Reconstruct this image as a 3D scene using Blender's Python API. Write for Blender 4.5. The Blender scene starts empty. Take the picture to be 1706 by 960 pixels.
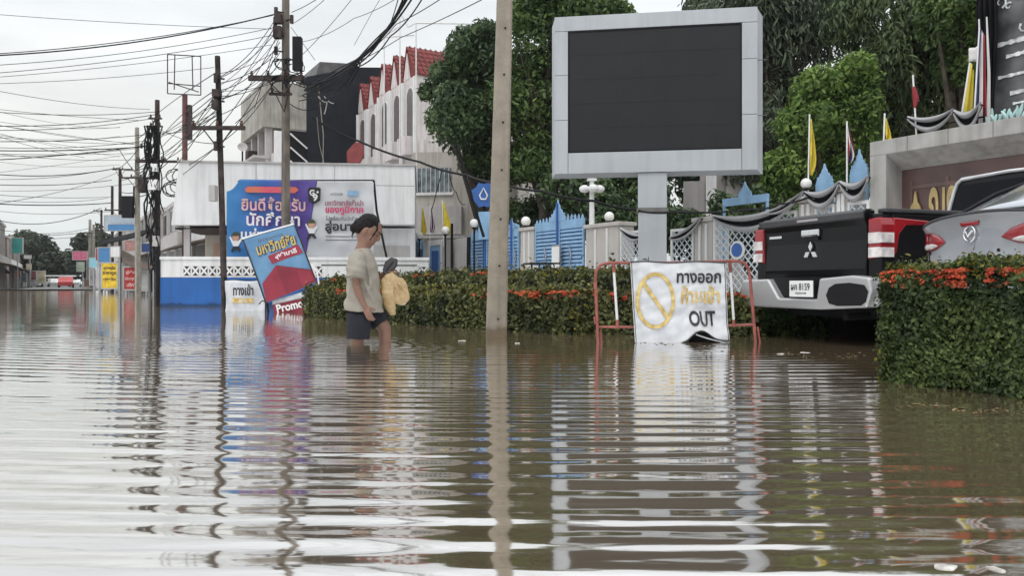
import bpy, bmesh, math, random
import numpy as np
from mathutils import Vector, Matrix, Euler
R = math.radians
SC = bpy.context.scene
COL = SC.collection
rng = random.Random(7)

# ------------------------------------------------------------------ camera
F, HY, CH = 1300.0, 474.0, 0.55        # focal length in photo pixels, horizon row, camera height over the water
cd = bpy.data.cameras.new("camera")
cd.sensor_width = 36.0
cd.lens = 36.0 * F / 1706.0
cd.shift_y = -(480.0 - HY) / 1706.0
cd.clip_start = 0.05
cd.clip_end = 3000
cam = bpy.data.objects.new("camera", cd)
cam.location = (0, 0, CH)
cam.rotation_euler = (R(90), 0, 0)
COL.objects.link(cam)
SC.camera = cam

# ------------------------------------------------------------------ sky (overcast) and soft sun
SUN_EL, SUN_AZ = R(58), R(200)
w = bpy.data.worlds.new("World"); SC.world = w
w.use_nodes = True
nt = w.node_tree; N = nt.nodes; L = nt.links
N.clear()
out = N.new("ShaderNodeOutputWorld"); bg = N.new("ShaderNodeBackground")
sky = N.new("ShaderNodeTexSky"); sky.sky_type = 'NISHITA'; sky.sun_disc = False
sky.sun_elevation = SUN_EL; sky.sun_rotation = SUN_AZ
tc = N.new("ShaderNodeTexCoord"); sep = N.new("ShaderNodeSeparateXYZ")
L.new(tc.outputs["Generated"], sep.inputs[0])
ramp = N.new("ShaderNodeValToRGB")
cr = ramp.color_ramp
cr.elements[0].position = 0.0; cr.elements[0].color = (0.41, 0.435, 0.44, 1)
cr.elements[1].position = 1.0; cr.elements[1].color = (1, 1, 1, 1)
for p, c in ((0.07, (0.475, 0.495, 0.492, 1)), (0.16, (0.545, 0.55, 0.525, 1)), (0.34, (0.565, 0.59, 0.605, 1)), (0.55, (0.80, 0.82, 0.84, 1))):
    e = cr.elements.new(p); e.color = c
L.new(sep.outputs["Z"], ramp.inputs[0])
mp = N.new("ShaderNodeMapping"); mp.inputs["Scale"].default_value = (1.6, 1.6, 7.0)
ns = N.new("ShaderNodeTexNoise"); ns.inputs["Scale"].default_value = 2.0; ns.inputs["Detail"].default_value = 5
L.new(tc.outputs["Generated"], mp.inputs[0]); L.new(mp.outputs[0], ns.inputs["Vector"])
mr = N.new("ShaderNodeMapRange")
mr.inputs["From Min"].default_value = 0.32; mr.inputs["From Max"].default_value = 0.7
mr.inputs["To Min"].default_value = 1.58; mr.inputs["To Max"].default_value = 2.0
L.new(ns.outputs["Fac"], mr.inputs["Value"])
vm = N.new("ShaderNodeVectorMath"); vm.operation = 'SCALE'
L.new(ramp.outputs["Color"], vm.inputs[0]); L.new(mr.outputs[0], vm.inputs["Scale"])
vs = N.new("ShaderNodeVectorMath"); vs.operation = 'SCALE'; vs.inputs["Scale"].default_value = 0.1
L.new(sky.outputs["Color"], vs.inputs[0])
mx = N.new("ShaderNodeMix"); mx.data_type = 'RGBA'; mx.inputs[0].default_value = 0.93
L.new(vs.outputs[0], mx.inputs[6]); L.new(vm.outputs[0], mx.inputs[7])
L.new(mx.outputs[2], bg.inputs["Color"]); bg.inputs["Strength"].default_value = 1.0
L.new(bg.outputs[0], out.inputs["Surface"])

sl = bpy.data.lights.new("sun", 'SUN'); sl.energy = 0.9; sl.angle = R(25); sl.color = (1.0, 0.97, 0.93)
so = bpy.data.objects.new("sun", sl); COL.objects.link(so)
sd = Vector((math.sin(SUN_AZ) * math.cos(SUN_EL), math.cos(SUN_AZ) * math.cos(SUN_EL), math.sin(SUN_EL)))
so.rotation_euler = sd.to_track_quat('Z', 'Y').to_euler()
so.location = (0, 0, 30)
SC.view_settings.view_transform = 'Standard'
SC.view_settings.look = 'None'
SC.view_settings.exposure = 0.0
SC.view_settings.gamma = 1.0
SC.view_settings.use_curve_mapping = False
SC.cycles.max_bounces = 6
SC.cycles.transparent_max_bounces = 8

# ------------------------------------------------------------------ geometry of the place
C30, S30 = math.cos(R(30)), 0.5
def UV(u, v, z=0.0):                     # u: metres to the right of the camera across the road, v: metres along the road
    return Vector((u * C30 - v * S30, u * S30 + v * C30, z))
ROAD = R(30)                             # local x = across the road, local y = along it
def at(px, py, Y):                       # the point seen at a pixel at depth Y
    return Vector(((px - 853) / F * Y, Y, CH - (py - HY) / F * Y))
def at_u(px, u):
    k = (px - 853) / F
    Y = u / (C30 * k + S30)
    return Vector((k * Y, Y, 0))
def v_at(px, u):
    p = at_u(px, u)
    return -S30 * p.x + C30 * p.y

# ------------------------------------------------------------------ materials
MATS = {}
def mat(name, col, rough=0.6, metal=0.0, var=0.15, scale=4.0, bump=0.0, bscale=30.0, col2=None, streak=0.0, spec=0.5, coat=0.0, island=0.0, trans=0.0, lo=0.35, hi=0.65):
    if name in MATS: return MATS[name]
    m = bpy.data.materials.new(name); m.use_nodes = True
    nt = m.node_tree; N = nt.nodes; L = nt.links
    b = N["Principled BSDF"]
    b.inputs["Roughness"].default_value = rough
    b.inputs["Metallic"].default_value = metal
    b.inputs["Specular IOR Level"].default_value = spec
    if coat: b.inputs["Coat Weight"].default_value = coat; b.inputs["Coat Roughness"].default_value = 0.06
    t = N.new("ShaderNodeTexCoord")
    n = N.new("ShaderNodeTexNoise"); n.inputs["Scale"].default_value = scale; n.inputs["Detail"].default_value = 6
    L.new(t.outputs["Object"], n.inputs["Vector"])
    r = N.new("ShaderNodeValToRGB")
    c1 = [max(0, c * (1 - var)) for c in col] + [1]
    c2 = (list(col2) if col2 else [min(1, c * (1 + var)) for c in col]) + [1]
    r.color_ramp.elements[0].position = lo; r.color_ramp.elements[0].color = c1
    r.color_ramp.elements[1].position = hi; r.color_ramp.elements[1].color = c2
    L.new(n.outputs["Fac"], r.inputs[0])
    cur = r.outputs["Color"]
    if streak:
        mp = N.new("ShaderNodeMapping"); mp.inputs["Scale"].default_value = (3.0, 3.0, 0.25)
        L.new(t.outputs["Object"], mp.inputs[0])
        n2 = N.new("ShaderNodeTexNoise"); n2.inputs["Scale"].default_value = 2.2; n2.inputs["Detail"].default_value = 7
        L.new(mp.outputs[0], n2.inputs["Vector"])
        r2 = N.new("ShaderNodeValToRGB")
        r2.color_ramp.elements[0].position = 0.45; r2.color_ramp.elements[0].color = (1, 1, 1, 1)
        r2.color_ramp.elements[1].position = 0.75; r2.color_ramp.elements[1].color = (1 - streak, 1 - streak, 1 - streak * 1.1, 1)
        L.new(n2.outputs["Fac"], r2.inputs[0])
        mm = N.new("ShaderNodeMix"); mm.data_type = 'RGBA'; mm.blend_type = 'MULTIPLY'; mm.inputs[0].default_value = 1
        L.new(cur, mm.inputs[6]); L.new(r2.outputs["Color"], mm.inputs[7]); cur = mm.outputs[2]
    if island:
        g = N.new("ShaderNodeNewGeometry")
        h = N.new("ShaderNodeHueSaturation")
        a = N.new("ShaderNodeMapRange"); a.inputs["To Min"].default_value = 1 - island; a.inputs["To Max"].default_value = 1 + island * 1.3
        L.new(g.outputs["Random Per Island"], a.inputs["Value"]); L.new(a.outputs[0], h.inputs["Value"])
        a2 = N.new("ShaderNodeMapRange"); a2.inputs["To Min"].default_value = 0.515; a2.inputs["To Max"].default_value = 0.485
        L.new(g.outputs["Random Per Island"], a2.inputs["Value"]); L.new(a2.outputs[0], h.inputs["Hue"])
        L.new(cur, h.inputs["Color"]); cur = h.outputs["Color"]
    L.new(cur, b.inputs["Base Color"])
    if bump:
        n3 = N.new("ShaderNodeTexNoise"); n3.inputs["Scale"].default_value = bscale; n3.inputs["Detail"].default_value = 4
        L.new(t.outputs["Object"], n3.inputs["Vector"])
        bp = N.new("ShaderNodeBump"); bp.inputs["Strength"].default_value = bump; bp.inputs["Distance"].default_value = 0.02
        L.new(n3.outputs["Fac"], bp.inputs["Height"]); L.new(bp.outputs[0], b.inputs["Normal"])
    if trans:
        tr = N.new("ShaderNodeBsdfTranslucent"); L.new(cur, tr.inputs["Color"])
        ms = N.new("ShaderNodeMixShader"); ms.inputs[0].default_value = trans
        L.new(b.outputs[0], ms.inputs[1]); L.new(tr.outputs[0], ms.inputs[2])
        L.new(ms.outputs[0], N["Material Output"].inputs["Surface"])
    MATS[name] = m
    return m

# ------------------------------------------------------------------ mesh builder
class MB:
    def __init__(s): s.v = []; s.f = []; s.m = Matrix()
    def add(s, vs, fs, M=None):
        o = len(s.v)
        T = s.m @ M if M is not None else s.m
        s.v += [tuple(T @ Vector(p)) for p in vs]
        s.f += [tuple(i + o for i in f) for f in fs]
        return s
    def box(s, x0, x1, y0, y1, z0, z1, M=None):
        return s.add([(x0,y0,z0),(x1,y0,z0),(x1,y1,z0),(x0,y1,z0),(x0,y0,z1),(x1,y0,z1),(x1,y1,z1),(x0,y1,z1)],
                     [(0,3,2,1),(4,5,6,7),(0,1,5,4),(1,2,6,5),(2,3,7,6),(3,0,4,7)], M)
    def prism(s, poly, a0, a1, axis='y', M=None):      # poly: 2-D outline; axis: extrusion axis
        def P(p, a):
            if axis == 'y': return (p[0], a, p[1])
            if axis == 'x': return (a, p[0], p[1])
            return (p[0], p[1], a)
        n = len(poly)
        vs = [P(p, a0) for p in poly] + [P(p, a1) for p in poly]
        fs = [tuple(range(n))[::-1], tuple(range(n, 2 * n))] + [(i, (i + 1) % n, n + (i + 1) % n, n + i) for i in range(n)]
        return s.add(vs, fs, M)
    def tube(s, pts, r, n=8, cap=True, closed=False):
        pts = [Vector(p) for p in pts]; k = len(pts)
        rs = r if isinstance(r, (list, tuple)) else [r] * k
        vs = []; up = None
        for i, p in enumerate(pts):
            if closed: t = pts[(i + 1) % k] - pts[i - 1]
            else: t = pts[min(i + 1, k - 1)] - pts[max(i - 1, 0)]
            if t.length < 1e-9: t = Vector((0, 0, 1))
            t.normalize()
            if up is None:
                up = Vector((0, 0, 1)) if abs(t.z) < 0.9 else Vector((1, 0, 0))
            a = t.cross(up)
            if a.length < 1e-6: a = t.cross(Vector((0, 1, 0)))
            a.normalize(); b = a.cross(t).normalized(); up = b
            for j in range(n):
                th = 2 * math.pi * j / n
                vs.append(p + (a * math.cos(th) + b * math.sin(th)) * rs[i])
        fs = []
        for i in range(k if closed else k - 1):
            i2 = (i + 1) % k
            for j in range(n):
                j2 = (j + 1) % n
                fs.append((i * n + j, i * n + j2, i2 * n + j2, i2 * n + j))
        if cap and not closed:
            fs.append(tuple(range(n))[::-1]); fs.append(tuple(range((k - 1) * n, k * n)))
        return s.add(vs, fs)
    def cyl(s, p0, p1, r0, r1=None, n=12):
        return s.tube([p0, p1], [r0, r0 if r1 is None else r1], n)
    def lathe(s, prof, n=16, M=None):                  # prof: (r, z)
        vs = []; fs = []
        for r, z in prof:
            for j in range(n):
                t = 2 * math.pi * j / n
                vs.append((r * math.cos(t), r * math.sin(t), z))
        k = len(prof)
        for i in range(k - 1):
            for j in range(n):
                j2 = (j + 1) % n
                fs.append((i*n+j, i*n+j2, (i+1)*n+j2, (i+1)*n+j))
        fs.append(tuple(range(n))[::-1]); fs.append(tuple(range((k-1)*n, k*n)))
        return s.add(vs, fs, M)
    def ell(s, c, r, nu=16, nv=10, M=None):
        if not isinstance(r, (tuple, list)): r = (r, r, r)
        prof = []
        vs = [(c[0], c[1], c[2] - r[2])]; fs = []
        for i in range(1, nv):
            ph = -math.pi / 2 + math.pi * i / nv
            for j in range(nu):
                t = 2 * math.pi * j / nu
                vs.append((c[0] + r[0]*math.cos(ph)*math.cos(t), c[1] + r[1]*math.cos(ph)*math.sin(t), c[2] + r[2]*math.sin(ph)))
        vs.append((c[0], c[1], c[2] + r[2])); top = len(vs) - 1
        for j in range(nu):
            j2 = (j + 1) % nu
            fs.append((0, 1 + j2, 1 + j)); fs.append((top, top - nu + j, top - nu + j2))
            for i in range(nv - 2):
                a = 1 + i * nu
                fs.append((a + j, a + j2, a + nu + j2, a + nu + j))
        return s.add(vs, fs, M)
    def grid(s, fn, nu, nv, M=None):                   # fn(a, b) -> point, a b in 0..1
        vs = [fn(i / nu, j / nv) for j in range(nv + 1) for i in range(nu + 1)]
        fs = [(j*(nu+1)+i, j*(nu+1)+i+1, (j+1)*(nu+1)+i+1, (j+1)*(nu+1)+i) for j in range(nv) for i in range(nu)]
        return s.add(vs, fs, M)
    def mesh(s, name):
        me = bpy.data.meshes.new(name); me.from_pydata(s.v, [], s.f); me.update(); return me
    def build(s, name, m, parent=None, smooth=False, bevel=0.0, solid=0.0, seg=2, sub=0):
        me = s.mesh(name); me.materials.append(m)
        o = bpy.data.objects.new(name, me); COL.objects.link(o)
        if parent is not None: o.parent = parent
        if smooth:
            for p in me.polygons: p.use_smooth = True
            try: me.set_sharp_from_angle(angle=R(38))
            except Exception: pass
        if solid:
            md = o.modifiers.new("solid", 'SOLIDIFY'); md.thickness = solid; md.offset = 0
        if bevel:
            md = o.modifiers.new("bevel", 'BEVEL'); md.width = bevel; md.segments = seg; md.limit_method = 'ANGLE'; md.angle_limit = R(35)
            md.harden_normals = False
        if sub:
            md = o.modifiers.new("sub", 'SUBSURF'); md.levels = sub; md.render_levels = sub
        return o

def tag(o, label, cat, group=None, kind=None):
    if label: o["label"] = label
    if cat: o["category"] = cat
    if group: o["group"] = group
    if kind: o["kind"] = kind
    return o
def thing(name, label, cat, loc=(0, 0, 0), rz=0.0, group=None):
    o = bpy.data.objects.new(name, None); COL.objects.link(o)
    o.location = loc; o.rotation_euler = (0, 0, rz); o.empty_display_size = 0.2
    return tag(o, label, cat, group)
def struct(o):
    o["kind"] = "structure"; return o
def copy_tree(root, loc, rz=None, label=None, scale=None):
    r = root.copy(); COL.objects.link(r); r.location = loc
    if rz is not None: r.rotation_euler = (0, 0, rz)
    if label: r["label"] = label
    if scale: r.scale = scale
    for ch in list(root.children):
        c = ch.copy(); COL.objects.link(c); c.parent = r
        for g in list(ch.children):
            d = g.copy(); COL.objects.link(d); d.parent = c
    return r

def text(name, body, m, parent, x, z, w, h, y=-0.006, bold=0.0, shear=0.0, depth=0.002, rot=0.0):
    """flat lettering centred at x, z in the parent's x-z plane, front towards -y, fitted into w by h"""
    cu = bpy.data.curves.new(name, 'FONT'); cu.body = body; cu.size = 1.0; cu.extrude = 0.0; cu.offset = bold; cu.shear = shear
    to = bpy.data.objects.new(name, cu); COL.objects.link(to)
    dg = bpy.context.evaluated_depsgraph_get(); dg.update()
    me = bpy.data.meshes.new_from_object(to.evaluated_get(dg))
    bpy.data.objects.remove(to); bpy.data.curves.remove(cu)
    co = np.array([v.co[:] for v in me.vertices])
    if len(co) == 0: return None
    lo, hi = co.min(0), co.max(0)
    sx = w / max(hi[0] - lo[0], 1e-6); sz = h / max(hi[1] - lo[1], 1e-6)
    a = (co[:, 0] - (lo[0] + hi[0]) / 2) * sx; b = (co[:, 1] - (lo[1] + hi[1]) / 2) * sz
    ca, sa = math.cos(rot), math.sin(rot)
    for i, v in enumerate(me.vertices):
        v.co = (x + a[i] * ca - b[i] * sa, y, z + a[i] * sa + b[i] * ca)
    me.name = name; me.materials.clear(); me.materials.append(m)
    o = bpy.data.objects.new(name, me); COL.objects.link(o); o.parent = parent
    return o

# leaf clouds (numpy)
def leaf_mesh(name, pts, nrm, size, m, parent=None, seed=1, droop=0.0, aspect=0.45, jitter=0.9, sizevar=0.5):
    g = np.random.default_rng(seed); n = len(pts)
    pts = np.asarray(pts, float); nrm = np.asarray(nrm, float)
    N_ = nrm + g.normal(0, jitter, (n, 3)); N_ /= np.linalg.norm(N_, axis=1)[:, None] + 1e-9
    D = g.normal(0, 1, (n, 3)); D[:, 2] -= droop * 2.0
    D -= (D * N_).sum(1)[:, None] * N_; D /= np.linalg.norm(D, axis=1)[:, None] + 1e-9
    S = np.cross(N_, D)
    ln = size * (1 + g.uniform(-sizevar, sizevar, n))[:, None]; wd = ln * aspect
    v = np.empty((n, 6, 3))
    v[:, 0] = pts - D * ln * 0.5
    v[:, 1] = pts - D * ln * 0.12 + S * wd * 0.5 + N_ * ln * 0.06
    v[:, 2] = pts + D * ln * 0.22 + S * wd * 0.38 + N_ * ln * 0.04
    v[:, 3] = pts + D * ln * 0.5 - N_ * ln * 0.10
    v[:, 4] = pts + D * ln * 0.22 - S * wd * 0.38 + N_ * ln * 0.04
    v[:, 5] = pts - D * ln * 0.12 - S * wd * 0.5 + N_ * ln * 0.06
    base = np.arange(n)[:, None] * 6
    f1 = base + np.array([0, 1, 2, 3]); f2 = base + np.array([0, 3, 4, 5])
    faces = np.concatenate([f1, f2]).astype(np.int32)
    me = bpy.data.meshes.new(name)
    me.vertices.add(n * 6); me.vertices.foreach_set("co", v.reshape(-1))
    me.loops.add(faces.size); me.loops.foreach_set("vertex_index", faces.reshape(-1))
    me.polygons.add(len(faces)); me.polygons.foreach_set("loop_start", np.arange(0, faces.size, 4, dtype=np.int32))
    me.update(calc_edges=True)
    me.materials.append(m)
    o = bpy.data.objects.new(name, me); COL.objects.link(o)
    if parent is not None: o.parent = parent
    return o

def tide(m, z0=0.0, h=.16, col=(.35, .30, .24)):
    """a damp, muddy high-water stain on the foot of a thing (object z, ragged upper edge)"""
    nt = m.node_tree; N = nt.nodes; L = nt.links; b = N["Principled BSDF"]
    src = b.inputs["Base Color"].links[0].from_socket
    t = N.new("ShaderNodeTexCoord"); s = N.new("ShaderNodeSeparateXYZ"); L.new(t.outputs["Object"], s.inputs[0])
    n = N.new("ShaderNodeTexNoise"); n.inputs["Scale"].default_value = 7; n.inputs["Detail"].default_value = 5; L.new(t.outputs["Object"], n.inputs["Vector"])
    a = N.new("ShaderNodeMath"); a.operation = 'MULTIPLY_ADD'; L.new(n.outputs["Fac"], a.inputs[0]); a.inputs[1].default_value = -h * 1.2; L.new(s.outputs["Z"], a.inputs[2])
    r = N.new("ShaderNodeMapRange"); L.new(a.outputs[0], r.inputs["Value"]); r.inputs["From Min"].default_value = z0 + h * .1; r.inputs["From Max"].default_value = z0 - h * .25
    q = N.new("ShaderNodeMix"); q.data_type = 'RGBA'; q.blend_type = 'MULTIPLY'; L.new(r.outputs[0], q.inputs[0]); L.new(src, q.inputs[6]); q.inputs[7].default_value = col + (1,)
    L.new(q.outputs[2], b.inputs["Base Color"])
# ================================================================== the setting: water, ground, road
def water_material():
    m = bpy.data.materials.new("flood_water"); m.use_nodes = True
    nt = m.node_tree; N = nt.nodes; L = nt.links; N.clear()
    o = N.new("ShaderNodeOutputMaterial")
    df = N.new("ShaderNodeBsdfDiffuse")
    gl = N.new("ShaderNodeBsdfGlossy"); gl.inputs["Roughness"].default_value = 0.055; gl.inputs["Color"].default_value = (0.965, 0.97, 0.975, 1)
    fr = N.new("ShaderNodeFresnel"); fr.inputs["IOR"].default_value = 1.45
    mr = N.new("ShaderNodeMapRange"); mr.inputs["From Min"].default_value = 0.1; mr.inputs["From Max"].default_value = 0.6
    mr.inputs["To Min"].default_value = 0.73; mr.inputs["To Max"].default_value = 0.88
    L.new(fr.outputs[0], mr.inputs["Value"])
    mx = N.new("ShaderNodeMixShader")
    L.new(mr.outputs[0], mx.inputs[0]); L.new(df.outputs[0], mx.inputs[1]); L.new(gl.outputs[0], mx.inputs[2])
    L.new(mx.outputs[0], o.inputs["Surface"])
    tc = N.new("ShaderNodeTexCoord")
    # murk
    n0 = N.new("ShaderNodeTexNoise"); n0.inputs["Scale"].default_value = 0.35; n0.inputs["Detail"].default_value = 6
    L.new(tc.outputs["Object"], n0.inputs["Vector"])
    r0 = N.new("ShaderNodeValToRGB")
    r0.color_ramp.elements[0].position = 0.35; r0.color_ramp.elements[0].color = (0.185, 0.137, 0.082, 1)
    r0.color_ramp.elements[1].position = 0.7; r0.color_ramp.elements[1].color = (0.25, 0.193, 0.122, 1)
    L.new(n0.outputs["Fac"], r0.inputs[0]); L.new(r0.outputs["Color"], df.inputs["Color"])
    def math_(op, a, b=None, c=None):
        n = N.new("ShaderNodeMath"); n.operation = op
        for i, q in enumerate((a, b, c)):
            if q is None: continue
            if isinstance(q, (int, float)): n.inputs[i].default_value = q
            else: L.new(q, n.inputs[i])
        return n.outputs[0]
    sp = N.new("ShaderNodeSeparateXYZ"); L.new(tc.outputs["Object"], sp.inputs[0])
    X, Y = sp.outputs["X"], sp.outputs["Y"]
    # slow warp so that crests bend
    mpw = N.new("ShaderNodeMapping"); mpw.inputs["Scale"].default_value = (0.22, 0.55, 1)
    L.new(tc.outputs["Object"], mpw.inputs[0])
    nw = N.new("ShaderNodeTexNoise"); nw.inputs["Scale"].default_value = 1.0; nw.inputs["Detail"].default_value = 2
    L.new(mpw.outputs[0], nw.inputs["Vector"])
    warp = math_('MULTIPLY', math_('SUBTRACT', nw.outputs["Fac"], 0.5), 0.28)
    rad = math_('SQRT', math_('ADD', math_('POWER', math_('ADD', X, -0.6), 2.0), math_('POWER', math_('SUBTRACT', Y, 22.0), 2.0)))
    ph = math_('ADD', rad, warp)
    w1 = math_('SINE', math_('MULTIPLY', ph, 2 * math.pi / 0.172))
    ph2 = math_('ADD', math_('ADD', Y, math_('MULTIPLY', X, 0.10)), math_('MULTIPLY', warp, 1.6))
    w2 = math_('SINE', math_('MULTIPLY', ph2, 2 * math.pi / 0.305))
    ph3 = math_('SUBTRACT', Y, math_('MULTIPLY', X, 0.16))
    w3 = math_('SINE', math_('MULTIPLY', math_('ADD', ph3, warp), 2 * math.pi / 0.087))
    # amplitude mask: broad patches, calmer to the right
    mpm = N.new("ShaderNodeMapping"); mpm.inputs["Scale"].default_value = (0.22, 0.5, 1)
    L.new(tc.outputs["Object"], mpm.inputs[0])
    nm = N.new("ShaderNodeTexNoise"); nm.inputs["Scale"].default_value = 1.0; nm.inputs["Detail"].default_value = 3
    L.new(mpm.outputs[0], nm.inputs["Vector"])
    am = N.new("ShaderNodeMapRange"); am.inputs["From Min"].default_value = 0.35; am.inputs["From Max"].default_value = 0.65
    am.inputs["To Min"].default_value = 0.30; am.inputs["To Max"].default_value = 1.20
    L.new(nm.outputs["Fac"], am.inputs["Value"])
    cx = N.new("ShaderNodeMapRange"); cx.interpolation_type = 'SMOOTHSTEP'
    cx.inputs["From Min"].default_value = 0.25; cx.inputs["From Max"].default_value = 0.75; cx.inputs["To Min"].default_value = 1.0; cx.inputs["To Max"].default_value = 0.35
    L.new(math_('DIVIDE', X, math_('ADD', Y, 0.3)), cx.inputs["Value"])
    fy = N.new("ShaderNodeMapRange"); fy.interpolation_type = 'SMOOTHSTEP'
    fy.inputs["From Min"].default_value = 2.2; fy.inputs["From Max"].default_value = 10.0; fy.inputs["To Min"].default_value = 1.0; fy.inputs["To Max"].default_value = 0.15
    L.new(Y, fy.inputs["Value"])
    amp = math_('MULTIPLY', math_('MULTIPLY', am.outputs[0], cx.outputs[0]), fy.outputs[0])
    h = math_('ADD', math_('MULTIPLY', w1, 0.0019), math_('ADD', math_('MULTIPLY', w2, 0.0007), math_('MULTIPLY', w3, 0.00012)))
    h = math_('MULTIPLY', h, amp)
    # rings round the wading legs and the pole
    for (cx_, cy_, lam, a0) in ((-1.36, 7.3, 0.11, 0.0016), (-0.15, 8.03, 0.12, 0.0008)):
        r = math_('SQRT', math_('ADD', math_('POWER', math_('SUBTRACT', X, cx_), 2.0), math_('POWER', math_('SUBTRACT', Y, cy_), 2.0)))
        s = math_('SINE', math_('MULTIPLY', r, 2 * math.pi / lam))
        fall = math_('POWER', 2.718, math_('MULTIPLY', r, -1.15))
        h = math_('ADD', h, math_('MULTIPLY', math_('MULTIPLY', s, fall), a0))
    # fine wind ripple
    mpf = N.new("ShaderNodeMapping"); mpf.inputs["Scale"].default_value = (2.2, 8.0, 1)
    L.new(tc.outputs["Object"], mpf.inputs[0])
    nf = N.new("ShaderNodeTexNoise"); nf.inputs["Scale"].default_value = 1.0; nf.inputs["Detail"].default_value = 3
    L.new(mpf.outputs[0], nf.inputs["Vector"])
    h = math_('ADD', h, math_('MULTIPLY', nf.outputs["Fac"], 0.0016))
    mpg = N.new("ShaderNodeMapping"); mpg.inputs["Scale"].default_value = (0.25, 0.9, 1)
    L.new(tc.outputs["Object"], mpg.inputs[0])
    ng = N.new("ShaderNodeTexNoise"); ng.inputs["Scale"].default_value = 1.0; ng.inputs["Detail"].default_value = 2
    L.new(mpg.outputs[0], ng.inputs["Vector"])
    h = math_('ADD', h, math_('MULTIPLY', ng.outputs["Fac"], 0.006))
    bp = N.new("ShaderNodeBump"); bp.inputs["Strength"].default_value = 1.0; bp.inputs["Distance"].default_value = 1.0
    L.new(h, bp.inputs["Height"])
    L.new(bp.outputs[0], df.inputs["Normal"]); L.new(bp.outputs[0], gl.inputs["Normal"]); L.new(bp.outputs[0], fr.inputs["Normal"])
    return m
b = MB()
b.grid(lambda a, c: (-220 + 440 * a, -30 + 300 * c, 0.0), 44, 30)
wo = b.build("flood_water", water_material()); struct(wo)
asph = mat("asphalt", (0.05, 0.05, 0.052), 0.9, var=0.3, scale=3, bump=0.3)
b = MB(); b.box(-900, 900, -300, 1500, -1.2, -0.45)
struct(b.build("ground", asph))
# the street leaves the water some way on
b = MB(); b.grid(lambda a, c: UV(-5.5 + 9.5 * a, 84 + 330 * c, 0.012 + 0.5 * c + 0.10 * math.sin(a * math.pi)), 8, 30)
struct(b.build("road", mat("wet_asphalt", (0.12, 0.12, 0.12), 0.35, var=0.3, scale=1.5)))
pav = mat("pavement", (0.25, 0.24, 0.22), 0.9, var=0.2, scale=3)
b = MB(); b.m = Matrix.Rotation(ROAD, 4, 'Z'); b.box(-30, -5.4, 70, 400, -0.5, 0.11)
struct(b.build("pavement", pav))
b = MB(); b.m = Matrix.Rotation(ROAD, 4, 'Z'); b.box(4.2, 11, 62, 400, -0.5, 0.09)
struct(b.build("pavement", pav))
b = MB(); b.m = Matrix.Rotation(ROAD, 4, 'Z'); b.box(5.4, 60, -12, 7.2, -0.5, -0.16); 
struct(b.build("car_park", asph))
b = MB(); b.m = Matrix.Rotation(ROAD, 4, 'Z'); b.box(11.7, 70, -20, 60, -0.5, 0.06)
struct(b.build("school_yard", pav))

# moist air down the street
hz = bpy.data.materials.new("haze_air"); hz.use_nodes = True
hn = hz.node_tree; hn.nodes.clear()
ho = hn.nodes.new("ShaderNodeOutputMaterial"); hv = hn.nodes.new("ShaderNodeVolumePrincipled")
hv.inputs["Color"].default_value = (0.88, 0.91, 0.93, 1); hv.inputs["Density"].default_value = 0.0003; hv.inputs["Anisotropy"].default_value = 0.0
hn.links.new(hv.outputs[0], ho.inputs["Volume"])
b = MB(); b.box(-950, 950, -310, 1550, -2.2, 40); b.build("haze", hz)["kind"] = "stuff"

# ================================================================== common materials
white_paint = mat("white_paint", (0.74, 0.74, 0.74), 0.6, var=0.05, scale=1.2, streak=0.2)
white_clean = mat("white_clean", (0.78, 0.78, 0.78), 0.5, var=0.04)
plaster = mat("grey_plaster", (0.47, 0.45, 0.44), 0.8, var=0.08, scale=1.5, streak=0.25)
pinkplaster = mat("pink_plaster", (0.50, 0.470, 0.445), 0.8, var=0.06, scale=1.5, streak=0.14)
concrete = mat("concrete", (0.30, 0.28, 0.24), 0.85, var=0.18, scale=5, bump=0.25, bscale=60, streak=0.35)
oldconc = mat("old_concrete", (0.15, 0.135, 0.125), 0.9, var=0.3, scale=3, bump=0.3, streak=0.4)
darkpole = mat("dark_pole", (0.060, 0.048, 0.046), 0.9, var=0.35, scale=6, streak=0.3, spec=.15)
black = mat("black_plastic", (0.010, 0.010, 0.012), 0.55, var=0.2, spec=.2)
rubber = mat("rubber", (0.012, 0.012, 0.013), 0.85, var=0.2, spec=.15)
steel = mat("galvanised_steel", (0.42, 0.43, 0.45), 0.42, metal=0.6, var=0.08, scale=3)
blue_light = mat("light_blue_paint", (0.25, 0.43, 0.64), 0.5, var=0.10, scale=3, streak=0.15)
blue_dark = mat("deep_blue_paint", (0.035, 0.12, 0.38), 0.5, var=0.12)
blue_wall = mat("blue_wall_paint", (0.012, 0.105, 0.36), 0.6, var=0.10, scale=2, streak=0.2)
bark = mat("bark", (0.07, 0.055, 0.042), 0.95, var=0.35, scale=6, bump=0.6)
glassd = mat("dark_glass", (0.006, 0.007, 0.009), 0.08, var=0.1, spec=0.12)
yellow = mat("yellow_cloth", (0.62, 0.50, 0.06), 0.75, var=0.12)
redc = mat("red_cloth", (0.27, 0.025, 0.035), 0.75, var=0.12)
navy = mat("navy_cloth", (0.03, 0.03, 0.12), 0.75, var=0.12)
whitec = mat("white_cloth", (0.70, 0.69, 0.68), 0.8, var=0.08)
blackc = mat("black_cloth", (0.014, 0.014, 0.016), 0.9, var=0.3, spec=.1)
gold = mat("gold_metal", (0.50, 0.38, 0.17), 0.45, metal=0.35, var=0.15)
ink = mat("black_ink", (0.02, 0.02, 0.022), 0.6, var=0.1)
globe = mat("opal_globe", (0.82, 0.81, 0.78), 0.35, var=0.03)
redroof = mat("red_roof_tile", (0.19, 0.028, 0.024), 0.7, var=0.25, scale=2.5)

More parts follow.
